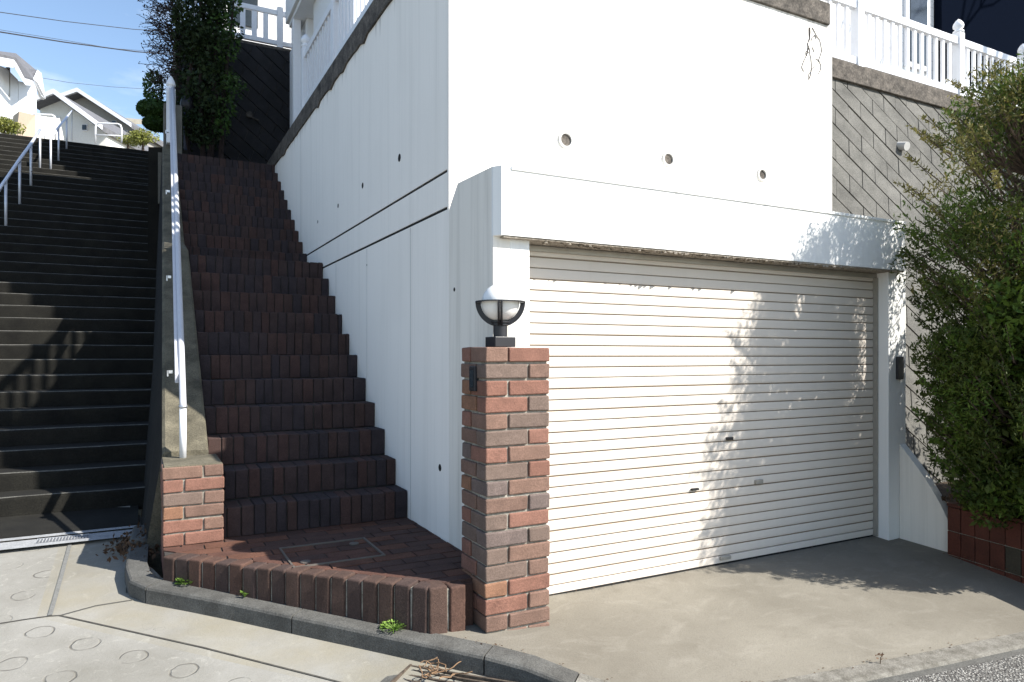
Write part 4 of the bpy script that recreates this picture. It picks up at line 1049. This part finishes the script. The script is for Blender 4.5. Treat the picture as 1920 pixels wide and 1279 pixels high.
# topiary clouds
tc = thing('topiary', 'clipped cloud topiary with two dark green pads left of the tall shrub', 'topiary', (.30, 10.6, 3.9))
b = MB(); b.tube([(.32, 10.62, 3.9), (.28, 10.6, 4.5), (.34, 10.6, 5.0)], [.035, .028, .015], 8); b.build('stem', M['bark'], tc, smooth=True)
for (px, py, rx, rz) in ((290, 206, .22, .13), (295, 232, .18, .10)):
    c = at_y(px, 10.6, py); b = MB(); prof = []
    for a in range(-90, 91, 12): prof.append((max(.002, rx*.93*math.cos(R(a))), rz*.9*math.sin(R(a))))
    b.lathe(prof, (c.x, c.y, c.z), 20); o = MB()
    leaves(b, (c.x, c.y, c.z), (rx, rx, rz), 1800, .03, 0, elong=1.6, shell=.08); b.build('pad', M['topi'], tc, fix=False)
b = MB(); c = at_y(283, 10.7, 165); leaves(b, (c.x+.03, c.y, c.z), (.13, .13, .26), 700, .045, 0, elong=1.8, shell=.5); b.build('loose_top', M['shr2'], tc, fix=False)
# far shrubs
def bush(label, px, py, t0, rx, rz, n, mt, size=.1):
    c = at(px, py, t0); t = thing('bush', label, 'bush', (c.x, c.y, c.z-rz)); b = MB()
    for _ in range(9):
        q = (c.x+random.uniform(-.5, .5)*rx, c.y+random.uniform(-.4, .4)*rx, c.z+random.uniform(-.4, .4)*rz); leaves(b, q, (rx*.6, rx*.6, rz*.6), n//9, size, 0, elong=2, shell=.5)
    b.build('foliage', M[mt], t, fix=False)
    b = MB(); b.tube([(c.x, c.y, c.z-rz*1.6), (c.x, c.y, c.z)], [.05, .02], 6); b.build('stem', M['bark'], t)
bush('yellow green bush on the bank at the left edge above the stairs', 8, 238, 18, .5, .22, 1500, 'hedge', .07)
bush('small olive bush beside the gabled houses at the stair head', 268, 258, 21, .45, .28, 1500, 'hedge', .07)
bush('olive bush behind the hoop barrier near the far houses', 240, 264, 21.5, .35, .18, 900, 'hedge', .06)

# weeds
def weed(label, px, py, zz, n, rad, mt='weed', size=.022):
    t0 = (HC-zz)/((py-666)/FPX); c = at(px, py, t0); o = MB(); root = Vector((c.x, c.y, zz-.004))
    for _ in range(n):
        an = random.uniform(0, 6.28); rr = rad*math.sqrt(random.random()); h = random.uniform(.004, .035)*(1-rr/rad*.5)
        p = root+Vector((rr*math.cos(an), rr*math.sin(an), h)); d = Vector((math.cos(an), math.sin(an), random.uniform(.1, .9))).normalized()*size; q = Vector((-math.sin(an), math.cos(an), 0))*size*.38
        o.add([p, p+d*.5+q, p+d, p+d*.5-q], [(0, 1, 2, 3)])
        if random.random() < .3: o.tube([root, p], .0015, 4)
    ob = o.build('weed', M[mt], fix=False); tag(ob, label, 'weed', 'weeds growing along the kerb')
weed('bright green leafy weed at the left end of the brick edging', 351, 1092, .107, 120, .05)
weed('pale green mossy weed on the kerb near the middle of the brick edging', 738, 1177, .036, 230, .06, size=.014)
weed('tiny green sprout between kerb and brick edging', 458, 1117, .086, 20, .014)
# dry leaf pile in the dark corner
b = MB(); random.seed(3)
for _ in range(700):
    x = random.gauss(-.02, .07); y = random.gauss(5.12, .14); z = .12+abs(random.gauss(0, .045))*max(0, 1-abs(x)/.22)
    leaves(b, (x, y, z), (.01, .01, .006), 1, .035, 0, elong=2)
o = b.build('leaf_litter', M['dry'], fix=False); tag(o, 'brown dry leaf litter piled in the dark corner by the concrete stairs', 'leaf litter', kind='stuff')
b = MB(); b.prism([(-.07, 4.98), (.04, 4.98), (.08, 5.40), (-.05, 5.40)], 0, .2); o = b.build('stone_block', M['kerb'], bevel=.02, seg=3); tag(o, 'small pale concrete block at the end of the kerb by the low brick pier', 'block')

# ================================================================== PLANTER
pl = thing('brick_planter', 'red tiled planter wall holding the conifer at the right of the driveway', 'planter', (5.0, 2.3, 0))
pa, pb_ = Vector((4.935, 2.90)), Vector((4.63, 1.30)); pd = (pb_-pa).normalized(); L = (pb_-pa).length; pn = Vector((-pd.y, pd.x))
pz = lambda s_: .305+.04*s_
b = MB(); c = pa.lerp(pb_, .5)+pn*.09
b.obox((c.x, c.y), pd.x, pd.y, L/2, .08, -.6, .285); b.box(5.0, 7.5, 2.75, 2.9, -.6, .285); b.build('core', M['mortar'], pl)
b = MB(); s_ = 0; random.seed(11)
while s_ < L-.02:
    for (z0, z1) in ((-.5, -.03), (-.024, .135), (.141, .302)):
        c = pa+pd*(s_+.052)+pn*.012; b.obox((c.x, c.y), pd.x, pd.y, .0485, .012+random.uniform(0, .001), z0, z1, 2 if (z0 == -.024 and abs(s_-.45) < .06) else random.choice((0, 0, 1)))
    s_ += .104
b.build('tiles', M['tile'], pl, bevel=.002)
b = MB(); c = pa.lerp(pb_, .5)+pn*.085; b.obox((c.x, c.y), pd.x, pd.y, L/2, .09, .306, .33); b.build('cap_course', M['tile'][1], pl, bevel=.004)
b = MB(); b.add([(pa.x+.1, 2.9, .29), (pb_.x+.1, 1.3, .29), (9, 1.3, .32), (9, 3.6, .32), (5.1, 3.6, .30)], [(0, 1, 2, 3, 4)]); b.build('soil', M['soil'], pl)
b = MB()
for _ in range(1500):
    x = random.uniform(4.95, 5.7); y = random.uniform(1.6, 3.0); b_ = pa.lerp(pb_, (2.9-y)/1.6)
    if x < b_.x+.02: x = b_.x+random.uniform(0, .2)
    leaves(b, (x, y, .34+random.uniform(-.01, .02)), (.01, .01, .006), 1, .045, 0, elong=3)
o = b.build('needle_litter', M['dry'], fix=False); tag(o, 'dry fallen needles lying on the soil and rim of the planter', 'leaf litter', kind='stuff')

# ================================================================== DRAIN GRATE by the kerb
gcx, gcy = rp(800, 1290); 
gd = thing('drain_grate', 'steel bar drain grate set in concrete at the foot of the kerb', 'drain', (gcx, gcy, road_z(gcx, gcy)))
q0, q1 = Vector(rp(762, 1243)), Vector(rp(690, 1300)); kd = Vector((KP[9][0]-KP[7][0], KP[9][1]-KP[7][1])).normalized(); kn = Vector((kd.y, -kd.x))
O = Vector(rp(768, 1246))
def gp(a, c): return O+kd*a+kn*c
b = MB()
def gbox(a0_, a1_, c0, c1, z0, z1):
    c = gp((a0_+a1_)/2, (c0+c1)/2); zz = road_z(c.x, c.y); b.obox((c.x, c.y), kd.x, kd.y, (a1_-a0_)/2, (c1-c0)/2, zz+z0, zz+z1)
gbox(-.05, .0, .0, .50, -.02, .010); b.build('concrete_frame', M['kerb'], gd, bevel=.004)
b = MB(); gbox(.002, .8, .0, .5, .003, .0055); b.build('pit', M['dark'], gd)
b = MB(); gbox(.0, .8, .0, .012, .005, .022); gbox(.003, .012, .0, .5, .005, .022)
for k in range(11): gbox(.014, .8, .03+.042*k, .042+.042*k, .006, .020)
for k in range(3): gbox(.10+.2*k, .108+.2*k, .012, .5, .005, .014)
b.build('bars', M['rust'], gd)
b = MB(); random.seed(9)
for _ in range(14):
    c = gp(random.uniform(.05, .3), random.uniform(.02, .12)); z = road_z(c.x, c.y)+.026; pts = [Vector((c.x, c.y, z))]; d = Vector((random.uniform(-1, 1), random.uniform(-1, 1), .2)).normalized()
    for i in range(6): d = (d+Vector((random.gauss(0, .5), random.gauss(0, .5), random.gauss(0, .2)))).normalized(); q = pts[-1]+d*.018; q.z = max(z, q.z); pts.append(q)
    b.tube(pts, .0028, 5)
o = b.build('dry_twigs', M['drytwig'], fix=False); tag(o, 'tangle of dry curled twigs lying on the drain grate', 'twigs')
# small plant in the joint on the right
c = rp(1650, 1250); b = MB(); b.tube([(c[0], c[1], road_z(*c)), (c[0]+.005, c[1], road_z(*c)+.045)], .002, 5); leaves(b, (c[0], c[1], road_z(*c)+.048), (.02, .02, .01), 9, .02, 0)
o = b.build('weed', M['dry'], fix=False); tag(o, 'single withered weed in the joint between driveway edge and road', 'weed', 'weeds growing along the kerb')
# scattered bits of leaf and grit along the kerb and driveway
b = MB(); random.seed(41)
def bit(x, y, z, sz=.012):
    a = random.uniform(0, 6.28); c_, s_ = math.cos(a)*sz, math.sin(a)*sz
    b.add([(x-c_, y-s_, z), (x+s_*.5, y-c_*.5, z+sz*.4), (x+c_, y+s_, z+.001), (x-s_*.5, y+c_*.5, z+sz*.3)], [(0, 1, 2, 3)])
for _ in range(150):
    i = random.randrange(0, len(KP)-2); f = random.random(); p = Vector(K2[i]).lerp(Vector(K2[i+1]), f); z = KZ[i]+(KZ[i+1]-KZ[i])*f
    bit(p.x+random.gauss(0, .012), p.y+random.gauss(.01, .012), z+.006, random.uniform(.004, .009))
for _ in range(60):
    y = random.uniform(1.7, 2.85); q = pa.lerp(pb_, (2.9-y)/1.6); x = q.x-.02-abs(random.gauss(0, .09)); bit(x, y, max(road_z(x, y)+.02, -.0)+.004 if y > 2.4 else road_z(x, y)+.07, random.uniform(.005, .012))
for _ in range(40):
    x = random.uniform(1.9, 4.8); bit(x, SY-.01-abs(random.gauss(0, .02)), .004, random.uniform(.004, .009))
o = b.build('leaf_litter', M['dry'], fix=False); tag(o, 'tiny scraps of dry leaf scattered along the kerb and shutter foot', 'leaf litter', kind='stuff')
